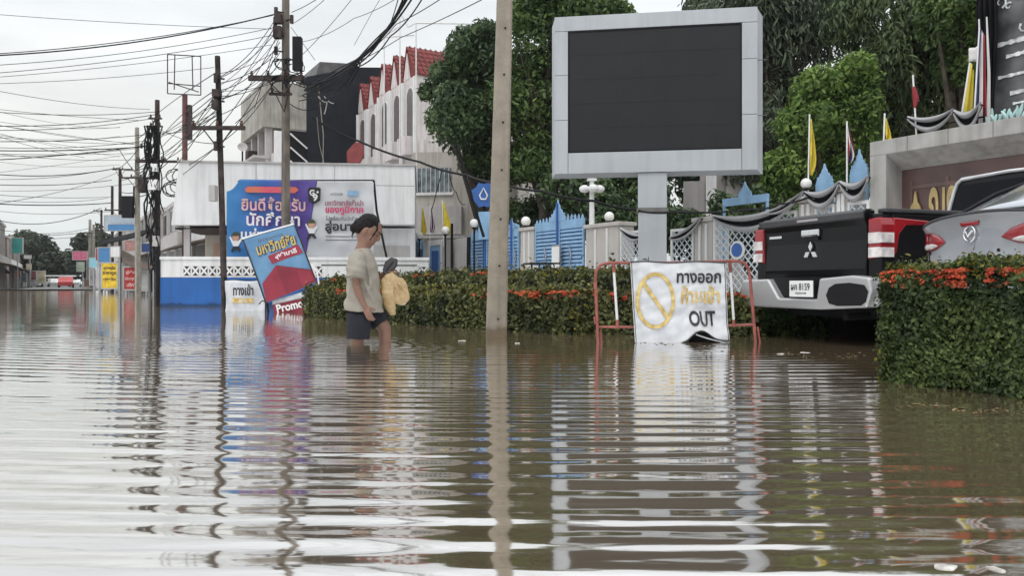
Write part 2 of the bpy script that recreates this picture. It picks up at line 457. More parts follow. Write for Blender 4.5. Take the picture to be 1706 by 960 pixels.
lattice_m = mat('lattice_paint', (0.56, 0.62, 0.68), 0.6, var=.08, scale=2, streak=.2)
leafm = {
 'dark': mat("leaf_dark", (0.046, 0.092, 0.050), 0.5, var=0.35, scale=0.9, col2=(0.115, 0.175, 0.068), island=0.45, spec=0.32, trans=0.25),
 'dark2': mat("leaf_dark_olive", (0.066, 0.108, 0.054), 0.5, var=0.35, scale=0.9, col2=(0.135, 0.185, 0.075), island=0.45, spec=0.32, trans=0.25),
 'mid': mat("leaf_mid", (0.052, 0.108, 0.034), 0.5, var=0.3, scale=0.8, col2=(0.120, 0.185, 0.050), island=0.45, spec=0.32, trans=0.3),
 'light': mat("leaf_light", (0.105, 0.20, 0.048), 0.5, var=0.3, scale=0.8, col2=(0.19, 0.29, 0.07), island=0.45, spec=0.32, trans=0.35),
 'grey': mat("leaf_greygreen", (0.085, 0.115, 0.082), 0.6, var=0.3, scale=0.8, col2=(0.14, 0.18, 0.11), island=0.4, spec=0.32, trans=0.2),
 'far': mat("leaf_far", (0.050, 0.072, 0.052), 0.7, var=0.3, scale=0.35, col2=(0.085, 0.11, 0.07), island=0.4, spec=0.32, trans=0.2),
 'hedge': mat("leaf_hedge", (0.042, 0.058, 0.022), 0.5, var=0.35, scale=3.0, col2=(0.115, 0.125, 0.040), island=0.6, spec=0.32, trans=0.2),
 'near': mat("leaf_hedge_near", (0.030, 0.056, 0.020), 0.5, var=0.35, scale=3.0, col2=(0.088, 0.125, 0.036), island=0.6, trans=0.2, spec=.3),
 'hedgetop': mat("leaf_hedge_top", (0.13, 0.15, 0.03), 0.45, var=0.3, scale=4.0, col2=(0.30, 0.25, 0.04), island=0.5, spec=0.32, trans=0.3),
 'flower': mat("ixora_flower", (0.50, 0.075, 0.030), 0.6, var=0.25, scale=6, col2=(0.62, 0.15, 0.055), island=0.4, trans=0.25),
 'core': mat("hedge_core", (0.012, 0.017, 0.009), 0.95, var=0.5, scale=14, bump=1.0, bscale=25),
}

# ================================================================== trees
def lobes(blobs, seed, sub=7, k=0.45):
    g = np.random.default_rng(seed); out_ = []
    for c, r in blobs:
        c = np.array(c, float); r = np.array(r, float)
        out_.append((c, r * 0.78))
        for _ in range(sub):
            d = g.normal(0, 1, 3); d /= np.linalg.norm(d)
            if d[2] < -0.35: d[2] *= -0.6
            s = g.uniform(0.28, k)
            out_.append((c + d * r * g.uniform(0.70, 0.95), r * s))
    return out_
def crown(blobs, n, seed, sub=7, inner=0.25):
    g = np.random.default_rng(seed + 5)
    lb = lobes(blobs, seed, sub)
    wts = np.array([np.prod(r) ** (2 / 3) for c, r in lb]); wts /= wts.sum()
    P, Q = [], []
    for (c, r), wt in zip(lb, wts):
        k = max(8, int(n * wt))
        d = g.normal(0, 1, (k, 3)); d /= np.linalg.norm(d, axis=1)[:, None]
        rad = np.where(g.random(k) < inner, g.uniform(0.35, 0.85, k), np.where(g.random(k) < .10, g.uniform(1.05, 1.30, k), g.uniform(0.80, 1.10, k)))
        P.append(c + d * r * rad[:, None]); q = d.copy(); q[:, 2] += 0.55; Q.append(q)
    return np.concatenate(P), np.concatenate(Q)
def tree(label, base, blobs, n, leaf, lm, seed, group='trees behind the school fence', trunk_r=0.22, limbs=5, droop=0.3, aspect=0.42, jitter=0.75, name='broadleaf_tree', cat='tree', sub=7):
    """base: world point of the trunk's foot; blobs relative to it"""
    t = thing(name, label, cat, base, 0, group)
    g = random.Random(seed); b = MB()
    top = max(c[2] for c, r in blobs)
    cx = sum(c[0] for c, r in blobs) / len(blobs) * 0.5
    pts = [(0, 0, -0.3), (cx * .15, 0, top * 0.25), (cx * .5, 0.1, top * 0.55), (cx, 0, top * 0.9)]
    b.tube(pts, [trunk_r * 1.25, trunk_r, trunk_r * 0.75, trunk_r * 0.35], 10)
    for c, r in blobs:
        for _ in range(limbs):
            e = Vector(c) + Vector((g.uniform(-.7, .7) * r[0], g.uniform(-.7, .7) * r[1], g.uniform(-.2, .7) * r[2]))
            s0 = Vector(pts[1]).lerp(Vector(pts[2]), g.random())
            md = s0.lerp(e, 0.5) + Vector((0, 0, 0.12 * r[2]))
            b.tube([s0, md, e], [trunk_r * 0.5, trunk_r * 0.3, trunk_r * 0.08], 6)
    b.build("trunk", bark, t, smooth=True)
    P, Q = crown(blobs, n, seed, sub)
    leaf_mesh("crown", P, Q, leaf, lm, t, seed, droop=droop, aspect=aspect, jitter=jitter)
    return t
def bpix(px, py, Y, rx, ry, rz_, base):      # a blob by picture position, relative to the trunk's foot
    p = at(px, py, Y) - Vector(base)
    s = Y / F
    return ((p.x, p.y, p.z), (rx * s, ry, rz_ * s))
def T(label, px, Y, specs, n, leaf, lm, seed, **k):
    base = at(px, HY, Y); base.z = 0
    return tree(label, base, [bpix(a, b_, Y + dy, rx, ry, rz_, base) for (a, b_, dy, rx, ry, rz_) in specs], n, leaf, lm, seed, **k)

T("dense dark green mango tree beside the red roofed row, left of the concrete pole", 800, 30,
  [(790, 108, 0, 55, 1.6, 55), (768, 205, -.5, 62, 1.7, 62), (835, 190, .6, 60, 1.8, 95), (800, 70, .4, 50, 1.3, 34), (825, 275, 0, 50, 1.2, 40), (742, 150, 0, 40, 1.2, 40)], 28000, 0.20, leafm['dark'], 11, sub=12)
T("bright leafed tree rising above the left edge of the screen", 905, 28,
  [(905, 60, 0, 70, 1.7, 80), (880, 180, .3, 55, 1.5, 80), (955, 20, 0, 90, 1.6, 60), (900, 270, .4, 60, 1.4, 55), (985, 40, 1, 60, 1.4, 60)], 27000, 0.20, leafm['mid'], 12, sub=12)
T("shady dark tree filling the gap under the screen behind the blue gates", 1000, 27,
  [(960, 310, 0, 75, 1.4, 62), (1040, 300, .5, 80, 1.5, 70), (1010, 140, 1, 110, 1.6, 120)], 16000, 0.25, leafm['dark'], 13)
T("tall grey-green tree with hanging twigs just right of the screen", 1290, 27,
  [(1230, 40, 0, 90, 1.6, 75), (1310, 60, 0, 80, 1.6, 90), (1270, 190, .5, 60, 1.5, 100), (1380, 40, .4, 70, 1.6, 80), (1170, 120, 2, 90, 1.4, 130), (1280, 290, 1, 60, 1.4, 60)], 30000, 0.28, leafm['grey'], 14, droop=1.2, aspect=0.22, jitter=0.6)
T("bright light green bushy tree behind the yellow flag", 1380, 21,
  [(1385, 150, 0, 60, 1.2, 55), (1345, 215, -.2, 55, 1.1, 60), (1420, 220, 0, 55, 1.2, 70), (1320, 285, 0, 40, 1.0, 45), (1400, 300, .2, 60, 1.1, 50), (1300, 320, .3, 35, .8, 30)], 25000, 0.15, leafm['light'], 15, sub=12)
T("big dark tree with drooping foliage above the stone name wall", 1500, 23,
  [(1490, 30, 0, 95, 1.6, 110), (1540, 150, 0, 85, 1.5, 110), (1460, 170, -.3, 55, 1.4, 110), (1570, 60, .3, 80, 1.4, 90), (1500, 250, .2, 60, 1.2, 60)], 34000, 0.24, leafm['dark2'], 16, droop=1.4, aspect=0.25, jitter=0.6, sub=9)
T("leafy mid green tree beside the black drapes at the far right", 1600, 19,
  [(1590, 40, 0, 60, 1.0, 60), (1615, 110, 0, 40, .9, 60), (1650, 30, 1.5, 90, 1.2, 70)], 14000, 0.15, leafm['mid'], 17, sub=10)
T("olive dark tree in the gap between the screen and the light green tree", 1270, 30,
  [(1260, 150, 0, 80, 1.6, 140), (1300, 260, 0, 80, 1.5, 90), (1200, 320, 0, 90, 1.4, 70), (1480, 250, 0, 120, 1.4, 110)], 18000, 0.28, leafm['dark'], 18)
for lab, px_, Y_, sp__, sd_ in (("low dark shrub behind the lattice right of the screen post", 1130, 21.5, [(1110, 385, 0, 45, .8, 50), (1160, 400, .3, 45, .8, 45)], 61), ("low dark shrub behind the wide lattice panel", 1250, 20, [(1225, 380, 0, 55, .8, 60), (1290, 385, .3, 60, .8, 55)], 62), ("low dark shrub behind the broad pillar", 1040, 24, [(1010, 360, 0, 50, .8, 60), (1060, 385, .2, 40, .8, 50)], 63), ("low dark shrub behind the blue gates", 900, 29, [(870, 380, 0, 60, .8, 60), (940, 370, 0, 60, .8, 60)], 64)):
    T(lab, px_, Y_, sp__, 6000, 0.16, leafm['dark'], sd_, group='shrubs behind the school fence', name='shrub', cat='shrub', trunk_r=.07)
# far trees at the end of the street
T("hazy round tree on the left side at the end of the street", 70, 120, [(60, 425, 0, 30, 3, 35), (85, 440, 0, 22, 3, 28), (35, 430, 4, 25, 3, 35)], 2600, 0.9, leafm['far'], 21, group='trees at the end of the street', trunk_r=.3)
T("hazy dark tree behind the pink sign at the end of the street", 145, 120, [(148, 415, 0, 20, 3, 30), (130, 440, 0, 22, 3, 30), (160, 405, 2, 16, 3, 25)], 2200, 0.9, leafm['far'], 22, group='trees at the end of the street', trunk_r=.3)
T("low far tree closing the vanishing point of the street", 105, 170, [(85, 455, 0, 22, 3, 18), (112, 452, 0, 20, 3, 14), (100, 462, 2, 30, 3, 12)], 1500, 1.1, leafm['far'], 23, group='trees at the end of the street', trunk_r=.3)
T("pale far tree over the left shop roofs", 10, 135, [(18, 440, 0, 18, 3, 26), (50, 405, 3, 16, 3, 22)], 1400, 0.9, leafm['far'], 24, group='trees at the end of the street', trunk_r=.3)

# ================================================================== clipped ixora hedges
def hedge(label, path, width, z0, ztop, leaf, n, seed, flower_n, top_n=0, group='clipped ixora hedges', name='hedge', flower_band=0.08, flowers_at=None, lmk='hedge'):
    """path: (x, y) points of the front foot, left to right in the picture; the body lies beyond it"""
    p0 = Vector((path[0][0], path[0][1], 0))
    t = thing(name, label, 'hedge', p0, 0, group)
    g = np.random.default_rng(seed)
    P = [Vector((x, y, 0)) - p0 for x, y in path]
    seg = [(P[i + 1] - P[i]) for i in range(len(P) - 1)]; ls = [s.length for s in seg]; tot = sum(ls)
    def pos(s):
        s = min(max(s, 0), tot * 0.99999)
        for i, l_ in enumerate(ls):
            if s <= l_: d = seg[i].normalized(); return P[i] + d * s, Vector((-d.y, d.x, 0)) if Vector((-d.y, d.x, 0)).y > 0 else Vector((d.y, -d.x, 0))
            s -= l_
    # core
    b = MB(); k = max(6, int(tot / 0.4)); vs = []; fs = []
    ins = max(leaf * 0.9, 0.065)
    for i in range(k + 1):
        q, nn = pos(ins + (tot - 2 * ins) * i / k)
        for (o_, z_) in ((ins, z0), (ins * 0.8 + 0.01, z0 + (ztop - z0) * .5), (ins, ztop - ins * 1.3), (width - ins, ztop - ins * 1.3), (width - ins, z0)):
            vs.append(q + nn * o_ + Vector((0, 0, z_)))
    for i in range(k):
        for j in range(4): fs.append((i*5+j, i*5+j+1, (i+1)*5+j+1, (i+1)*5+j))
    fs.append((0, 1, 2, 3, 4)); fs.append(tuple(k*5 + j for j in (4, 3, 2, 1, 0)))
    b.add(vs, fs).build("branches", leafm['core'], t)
    def shell(n_, top_only=False):
        pts = []; nr = []
        H = ztop - z0
        areas = [0, 0, tot * width, width * H] if top_only else [tot * H, tot * H * .25, tot * width, width * H * 2]
        a = np.array(areas) / sum(areas)
        for _ in range(n_):
            f = g.choice(4, p=a); s = g.random() * tot
            lump = 0.05 * math.sin(s * 5.3 + seed) + 0.035 * math.sin(s * 13.1 + 1) + 0.02 * math.sin(s * 31)
            q, nn = pos(s)
            tl = np.clip(g.normal(0, leaf * 0.55), -leaf * 1.6, leaf * 1.2) + (g.random() < .04) * g.random() * leaf * 2.2
            if f == 0:
                z = z0 + H * g.random(); l2 = 0.03 * math.sin(z * 17 + s * 6)
                c = q + nn * (tl * 1.0 + (lump + l2) * .5); n3 = -nn + Vector((0, 0, .35))
                c.z = z
            elif f == 1:
                c = q + nn * (width + tl); n3 = nn + Vector((0, 0, .3)); c.z = z0 + H * g.random()
            elif f == 2:
                c = q + nn * (width * g.random()); c.z = ztop + tl * 1.1 + lump * .7; n3 = Vector((0, 0, 1))
            else:
                s = 0 if g.random() < .5 else tot
                q, nn = pos(s); d = (pos(0.01 * tot)[0] - pos(0)[0]).normalized() if s == 0 else (pos(tot)[0] - pos(.99 * tot)[0]).normalized()
                d = -d if s == 0 else d
                c = q + nn * (width * g.random()) + d * (tl + .02 * math.sin(9 * g.random())); c.z = z0 + H * g.random(); n3 = d + Vector((0, 0, .35))
            # rounded shoulders
            pts.append(c[:]); nr.append(n3[:])
        return np.array(pts), np.array(nr)
    A, B = shell(n)
    leaf_mesh("foliage", A, B, leaf, leafm[lmk], t, seed, aspect=0.52, jitter=0.85, sizevar=.65)
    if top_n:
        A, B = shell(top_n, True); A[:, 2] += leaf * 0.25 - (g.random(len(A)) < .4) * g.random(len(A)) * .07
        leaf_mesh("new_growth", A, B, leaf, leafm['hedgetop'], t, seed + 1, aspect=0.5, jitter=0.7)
    if flower_n:
        # flower heads: clusters of small petals along the crest
        pts = []; nr = []
        for _ in range(flower_n):
            s = g.random() * tot
            if flowers_at is not None:
                a_, b_ = flowers_at[g.integers(len(flowers_at))]; s = (a_ + (b_ - a_) * g.random()) * tot
            q, nn = pos(s)
            off = abs(g.normal(0, width * .4)) if g.random() < .75 else -0.01
            c = q + nn * min(off, width); c.z = ztop + leaf * .5 - (flower_band * g.random() ** 1.5 if off < .06 else 0)
            rr = leaf * g.uniform(.35, .75)
            for _ in range(14):
                d = g.normal(0, 1, 3); d /= np.linalg.norm(d); d[2] = abs(d[2])
                pts.append((c.x + d[0] * rr, c.y + d[1] * rr, c.z + d[2] * rr * .7)); nr.append(d)
        leaf_mesh("flowers", np.array(pts), np.array(nr), leaf * .55, leafm['flower'], t, seed + 2, aspect=0.7, jitter=0.5)
    return t
def bxy(px, py):             # a point of the water line at a pixel
    Y = F * CH / (py - HY); return ((px - 853) / F * Y, Y)
def pxY(px, Y): return ((px - 853) / F * Y, Y)
hA = UV(4.02, 2.78); hB = UV(4.02, 1.2)
hedge("tall clipped hedge in the right foreground in front of the silver car", [hA[:2], hB[:2]], 0.62, -0.3, 0.61, 0.025, 62000, 31, 520, 9000, lmk='near', flower_band=0.09, flowers_at=[(0, .10), (.05, .2), (.20, .30), (.24, .30), (.36, .5), (.45, .8)])
hedge("long clipped hedge behind the wading person, between promo sign and concrete pole", [pxY(505, 13.6), pxY(640, 11.2), pxY(800, 9.6), pxY(952, 8.55)], 0.8, -0.3, 0.43, 0.050, 36000, 32, 300, 6500, flower_band=0.07, flowers_at=[(.18, .45), (.3, .5), (.75, 1), (.8, 1)])
hedge("clipped hedge behind the red tube barrier and the OUT banner", [pxY(962, 8.75), pxY(1120, 8.5), pxY(1262, 8.25)], 0.8, -0.3, 0.41, 0.048, 17000, 33, 90, 1500, flower_band=0.08, flowers_at=[(0, .4), (.8, 1)])
hedge("dark hedge seen beneath the bumper of the black pickup", [pxY(1250, 8.4), pxY(1410, 8.9), pxY(1470, 9.0)], 0.5, -0.3, 0.36, 0.055, 8000, 34, 0, 0, lmk='mid')
hedge("low dark back hedge in front of the blue school gates", [pxY(640, 20.5), pxY(760, 17.0), pxY(900, 14.4), pxY(1050, 12.4)], 0.9, -0.3, 0.73, 0.085, 15000, 35, 26, 1000, flowers_at=[(.18, .3), (.5, .56)])
hedge("narrow hedge top between the promo sign and the white boundary wall", [pxY(530, 17.6), pxY(600, 17.2), pxY(650, 17.0)], 0.7, -0.3, 0.62, 0.08, 5000, 36, 14, 900)
# ================================================================== school fence line (12 m to the right of the camera, along the road)
FR = R(-60)                              # local x: along the fence to the picture's right, local y: away from the road
def fence_thing(name, label, cat, px0, px1, u=12.0, group=None):
    v0, v1 = v_at(px0, u), v_at(px1, u)
    t = thing(name, label, cat, UV(u, (v0 + v1) / 2), FR, group)
    return t, abs(v0 - v1)
PIL = 'pillars of the school fence'
def pillar(label, px0, px1, h=2.08, m=None, u=12.0, fluted=True):
    t, wd = fence_thing("fence_pillar", label, "pillar", px0, px1, u, PIL)
    m = m or pinkplaster
    b = MB(); b.box(-wd/2, wd/2, 0, .5, -.1, h - .10); b.build("shaft", m, t, bevel=.012)
    b = MB(); b.box(-wd/2 - .05, wd/2 + .05, -.05, .55, h - .0975, h); b.build("cap", m, t, bevel=.012)
    b = MB(); b.box(-wd/2 - .03, wd/2 + .03, -.03, .53, -.1, .35); b.build("plinth", m, t, bevel=.01)
    if fluted:
        for x in (-wd * .18, wd * .18):
            b = MB(); b.box(x - .035, x + .035, -.03, .0, .38, h - .14); b.build("rib", white_paint, t, bevel=.006)
    return t
def finial_poly(w_, h_):                  # a pointed Thai roof-crest outline
    half = [(w_*.5, 0), (w_*.5, h_*.14), (w_*.44, h_*.22), (w_*.46, h_*.34), (w_*.32, h_*.36), (w_*.27, h_*.50), (w_*.18, h_*.54), (w_*.13, h_*.70), (w_*.06, h_*.78), (w_*.03, h_*.92)]
    return half + [(0, h_)] + [(-x, z) for x, z in half[::-1]]
def louvre_panel(x0, x1, z0, z1, t, pitch=.105):
    b = MB(); z = z0
    while z < z1 - .03:
        b.prism([(-.03, z), (.02, z + pitch * .80), (.03, z + pitch * .80), (-.02, z)], x0, x1, 'x'); z += pitch
    b.build("louvres", blue_light, t)
    b = MB(); b.box(x0, x1, .032, .04, z0, z1); b.build("back_sheet", blue_dark, t)
def gate(label, px0, px1, h, crest, group='blue gates of the school', post=True, bars=1):
    t, wd = fence_thing("school_gate", label, "gate", px0, px1, 12.05, group)
    lw = wd / 2
    for s in (-1, 1):
        x0, x1 = (-wd/2 + .04, -.03) if s < 0 else (.03, wd/2 - .04)
        b = MB(); b.box(x0, x0 + .06, -.03, .03, .1, h); b.box(x1 - .06, x1, -.03, .03, .1, h)
        b.box(x0 + .06, x1 - .06, -.03, .03, h - .24, h); b.box(x0 + .06, x1 - .06, -.03, .03, .1, .2)
        b.build("gate_leaf", blue_light, t, bevel=.006)
        louvre_panel(x0 + .065, x1 - .065, .21, h - .25, t)
        # wavy ornament in the middle of the leaf
        xm = (x0 + x1) / 2
        b = MB(); b.tube([(xm + .03 * math.sin(i * .9), -.05, .55 + i * .09) for i in range(13)], .018, 6)
        b.tube([(xm - .07, -.05, .95), (xm, -.055, 1.12), (xm + .07, -.05, .95)], .014, 6)
        b.tube([(xm - .06, -.05, 1.3), (xm, -.055, 1.45), (xm + .06, -.05, 1.3)], .014, 6)
        b.build("scroll_ornament", steel, t, smooth=True)
        if crest:
            b = MB(); k = 7
            for i in range(k):
                xx = x0 + (x1 - x0) * (i + .5) / k; hh = .10 + .10 * (i / k if s < 0 else 1 - i / k)
                b.prism([(xx - .05, h + .0005), (xx + .05, h + .0005), (xx + .035, h + hh * .5), (xx, h + hh), (xx - .035, h + hh * .5)], -.012, .012)
            b.build("crest", blue_light, t)
    if crest:
        b = MB(); b.add([], []); M = Matrix.Translation((0, 0, h + .001))
        b.prism(finial_poly(min(.75, wd * .35), crest), -.035, -.015, 'y', M); b.build("finial", blue_light, t)
        b = MB(); b.cyl((0, -.06, .1), (0, -.06, h + crest * .8), .035, n=8); b.build("centre_post", blue_dark, t)
    return t
gate("two-leaf blue louvred gate with a tall central finial, right of the pole", 891, 975, 2.32, .62)
gate("narrow blue louvred gate just right of the concrete pole", 843, 866, 2.25, .35)
gate("blue louvred gate immediately left of the concrete pole", 784, 838, 2.25, .40)
gate("leftmost pair of blue louvred doors beside the white building", 678, 707, 2.15, .25)
t, wd = fence_thing("side_door", "plain blue framed side door between white jambs left of the fence", "door", 712, 736)
b = MB(); b.box(-wd/2, -wd/2 + .15, 0, .1, 0, 2.2); b.box(wd/2 - .15, wd/2, 0, .1, 0, 2.2); b.box(-wd/2 + .15, wd/2 - .15, 0, .1, 2.0, 2.2); b.build("frame", white_paint, t, bevel=.01)
b = MB(); b.box(-wd/2 + .155, wd/2 - .155, .03, .07, 0, 1.99); b.build("leaf", blue_light, t)
b = MB(); b.box(-wd/2 + .35, wd/2 - .35, .02, .028, .95, 1.8); b.build("panel", blue_dark, t)
t, wd = fence_thing("wall_panel", "grey plaster wall panel with a thin black post at its right", "wall", 737, 753)
b = MB(); b.box(-wd/2, wd/2, 0, .25, -.1, 2.15); b.build("panel", plaster, t, bevel=.01)
b = MB(); b.cyl((wd/2 + .1, -.05, -.1), (wd/2 + .1, -.05, 2.7), .05, n=8); b.build("post", black, t)
t, wd = fence_thing("wall_panel", "grey plaster wall panel right of the thin black post", "wall", 758, 778)
b = MB(); b.box(-wd/2, wd/2, 0, .25, -.1, 2.15); b.build("panel", plaster, t, bevel=.01)
b = MB(); b.tube([(wd/2 + .2, -.03, -.1), (wd/2 + .22, -.05, .9), (wd/2 + .19, -.04, 1.5), (wd/2 + .2, -.03, 2.15)], .07, 8); b.build("downpipe", black, t, smooth=True)
pillar("slim pinkish pillar between two blue gates right of the pole", 867, 889, 2.25)
pillar("broad pinkish pillar under the camera mast, right of the two-leaf gate", 976, 1030, 2.12)
pillar("pinkish pillar to the right of the screen post", 1157, 1187, 2.0)
pillar("grey pillar behind the pickup below the yellow flag", 1330, 1356, 2.18)
pillar("grey pillar behind the pickup beside the drooping national flag", 1392, 1412, 2.30)

LAT = 'white lattice panels of the school fence'
def lattice(label, px0, px1, h0, h1, u=12.0):
    t, wd = fence_thing("lattice_fence", label, "fence", px0, px1, u, LAT)
    b = MB(); b.box(-wd/2, wd/2, -.02, .02, h0, h0 + .06); b.box(-wd/2, wd/2, -.02, .02, h1 - .06, h1)
    b.box(-wd/2, -wd/2 + .05, -.02, .02, h0 + .061, h1 - .061); b.box(wd/2 - .05, wd/2, -.02, .02, h0 + .061, h1 - .061)
    b.build("frame", white_paint, t)
    b = MB(); st = .17; H = h1 - h0; k = int((wd + H) / st) + 2
    for s in (-1, 1):
        for i in range(k):
            xs = -wd/2 - (H if s > 0 else 0) + i * st
            if s > 0: a, c = (xs, h0), (xs + H, h1)
            else: a, c = (xs, h1 if False else h0), (xs - H, h1)
            # clip to the panel
            def clip(p, q):
                x0_, x1_ = -wd/2, wd/2
                d = q[0] - p[0]
                ts = sorted(((x0_ - p[0]) / d, (x1_ - p[0]) / d)); t0 = max(0, ts[0]); t1 = min(1, ts[1])
                if t1 - t0 < .03: return None
                f = lambda t_: (p[0] + d * t_, p[1] + (q[1] - p[1]) * t_)
                return f(t0), f(t1)
            r_ = clip(a, c)
            if r_:
                (xa, za), (xb, zb) = r_; y_ = .008 * s
                dx, dz = xb - xa, zb - za; l_ = math.hypot(dx, dz); ox, oz = -dz / l_ * .011, dx / l_ * .011
                b.prism([(xa + ox, za + oz), (xa - ox, za - oz), (xb - ox, zb - oz), (xb + ox, zb + oz)], y_ - .006, y_ + .006)
    b.build("lattice", lattice_m, t)
    return t
lattice("white diamond lattice fence panel between pillar and screen post", 1034, 1066, .3, 1.85)
lattice("white diamond lattice fence panel just right of the screen post", 1118, 1156, .3, 1.8)
t = lattice("wide white diamond lattice panel with a round blue crest beside the pickup", 1189, 1328, .3, 1.95)
b = MB(); b.lathe([(.19, 0), (.19, .03), (.17, .035), (.145, .03)], 28, Matrix.Translation((-.35, -.05, 1.25)) @ Matrix.Rotation(R(90), 4, 'X')); b.build("crest_ring", white_paint, t, smooth=True)
b = MB(); b.lathe([(.14, 0), (.14, .02)], 28, Matrix.Translation((-.35, -.075, 1.25)) @ Matrix.Rotation(R(90), 4, 'X')); b.build("crest_disc", blue_dark, t)
lattice("short white lattice panel behind the tailgate between two grey pillars", 1358, 1391, .3, 2.0)
lattice("last white lattice panel against the end of the stone name wall", 1413, 1449, .3, 2.0)
# low rails with crests over the lattice
for lab, px0, px1, z, cr_ in (("pale blue crest rail over the wide lattice panel", 1205, 1280, 2.35, .30), ("pale blue crest rail with finial right of the yellow flag", 1360, 1388, 2.40, .36), ("pale blue crest rail with finial against the stone wall", 1417, 1447, 2.50, .42)):
    t, wd = fence_thing("crest_rail", lab, "fence crest", px0, px1, 12.1, 'pale blue crests of the fence')
    b = MB(); b.box(-wd/2, wd/2, -.03, .03, z - .16, z); b.box(-wd/2, -wd/2 + .05, -.02, .02, .2, z - .16); b.box(wd/2 - .05, wd/2, -.02, .02, .2, z - .16); b.build("rail", blue_light, t, bevel=.006)
    b = MB(); b.prism(finial_poly(.34, cr_), -.02, .02, 'y', Matrix.Translation((0, 0, z + .001))); b.build("finial", blue_light, t)

# black and white mourning swags
greyc = mat('grey_white_cloth', (0.34, 0.34, 0.35), .85, var=.1)
SW = 'black and white swags along the fence'
def swag(label, P0, P1, sag, drop=.13, group=SW, name="swag"):
    P0 = Vector(P0); P1 = Vector(P1)
    t = thing(name, label, "bunting", P0, 0, group); D = P1 - P0
    nrm = Vector((D.y, -D.x, 0)); nrm = nrm.normalized() if nrm.length > 0 else Vector((0, -1, 0))
    if nrm.y > 0: nrm = -nrm
    def pt(a, c, lane):
        s = sag * 4 * a * (1 - a)
        z0 = D.z * a - s * (.45 + .55 * (lane + c) / 3)
        return Vector((D.x * a, D.y * a, z0 - drop * (lane + c) / 3 * (.5 + .8 * 4 * a * (1 - a)))) + nrm * (.05 * math.sin((lane + c) * 3.1) + .02)
    for lane, mm in ((0, greyc), (1, blackc), (2, greyc)):
        b = MB(); b.grid(lambda a, c: pt(a, c * .99, lane), 18, 4); b.build("black_band" if mm is blackc else "pale_band", mm, t, smooth=True, solid=.012)
    return t
def fpt(px, z, u=11.93): p = at_u(px, u); return (p.x, p.y, z)
swag("swag drooping across the wide lattice panel right of the screen post", fpt(1189, 2.02), fpt(1328, 2.15), .32)
swag("swag behind the tailgate under the yellow flag", fpt(1343, 2.28), fpt(1400, 2.38), .20, .17)
swag("swag behind the pickup beside the stone wall", fpt(1402, 2.38), fpt(1449, 2.42), .20, .17)
swag("short swag just right of the screen post", fpt(1118, 1.62), fpt(1170, 2.0), .08, .12)
swag("short swag rising from the broad pillar left of the screen post", fpt(1036, 1.95), fpt(1068, 1.72), .06, .14)
swag("thin swag stretched from the screen post to the pickup", fpt(1283, 1.95, 11.8), fpt(1340, 2.26, 11.8), .03, .10)

# flags
def flag(label, px, z0, u, h, kind, lean=0.0, w_=.30, pole=1.0, z_foot=1.9):
    p = at_u(px, u); t = thing("flag", label, "flag", (p.x, p.y, 0), 0, 'flags along the fence')
    b = MB(); b.cyl((0, 0, z_foot), (lean, 0, z0 + h + .08), .014, n=7); b.build("pole", white_clean, t)
    def cloth(a, c, x0=0, f=1):
        env = (.18 + .82 * min(1, c * 1.5)) * (1 - .45 * max(0, c - .8) / .2)
        return (lean * (1 - c) + lean * .15 + .015 + a * w_ * env, .05 * math.sin(a * 9 + c * 5) * env, z0 + h * (1 - c) - .10 * a * env)
    if kind == 'yellow':
        b = MB(); b.grid(lambda a, c: cloth(a, c), 10, 12); b.build("cloth", yellow, t, smooth=True, solid=.004)
    else:
        for i, (a0, a1, mm, nm) in enumerate(((0, .17, redc, "red_stripe"), (.17, .33, whitec, "white_stripe"), (.33, .67, navy, "blue_stripe"), (.67, .83, whitec, "white_stripe"), (.83, 1, redc, "red_stripe"))):
            b = MB(); b.grid(lambda a, c: cloth(a0 + (a1 - a0) * a, c), 3, 12); b.build(nm, mm, t, smooth=True, solid=.004)
    return t
flag("furled tall yellow flag on the grey pillar behind the pickup", 1346, 2.60, 11.95, 1.02, 'yellow', .03, .12, z_foot=2.1)
flag("drooping red white and blue flag left of the stone wall", 1411, 2.72, 11.95, .62, 'thai', 0, .11, z_foot=2.2)
flag("small yellow pennant on top of the left end of the stone wall", 1472, 2.98, 12.1, .40, 'yellow', .02, .10, z_foot=2.9)
flag("yellow flag hanging over the leftmost blue doors", 701, 2.45, 11.8, 1.0, 'yellow', .03, .20)
flag("small red white and blue flag between two yellow flags", 716, 2.5, 11.8, .9, 'thai', .02, .16)
flag("larger yellow flag beside the black post left of the pole", 739, 2.35, 11.8, 1.15, 'yellow', -.05, .30)
# globe lamps
def lamp(label, px, z, u=11.8, r=.15, foot=0.0):
    p = at_u(px, u); t = thing("globe_lamp", label, "lamp", (p.x, p.y, 0), 0, 'white globe lamps along the fence')
    b = MB(); b.cyl((0, 0, foot), (0, 0, z - r), .03, n=8); b.build("stem", black, t)
    b = MB(); b.lathe([(.03, z - r * 1.35), (.09, z - r * 1.1), (.06, z - r * .85)], 12); b.build("collar", black, t, smooth=True)
    b = MB(); b.ell((0, 0, z), r, 18, 12); b.build("globe", globe, t, smooth=True)
lamp("white globe lamp on the broad pillar under the screen", 1015, 2.28, 12.1, .125, 2.08)
lamp("white globe lamp above the slim pinkish pillar", 876, 2.45, 12.1, .145, 2.2)
lamp("white globe lamp under the first yellow flag", 699, 2.40, 11.7, .145)
lamp("white globe lamp under the larger yellow flag", 742, 2.45, 11.7, .145)
lamp("white globe lamp just left of the concrete pole", 790, 2.55, 11.7, .145)
lamp("white globe lamp at the foot of the tall yellow flag", 1343, 2.42, 11.95, .10, 2.15)
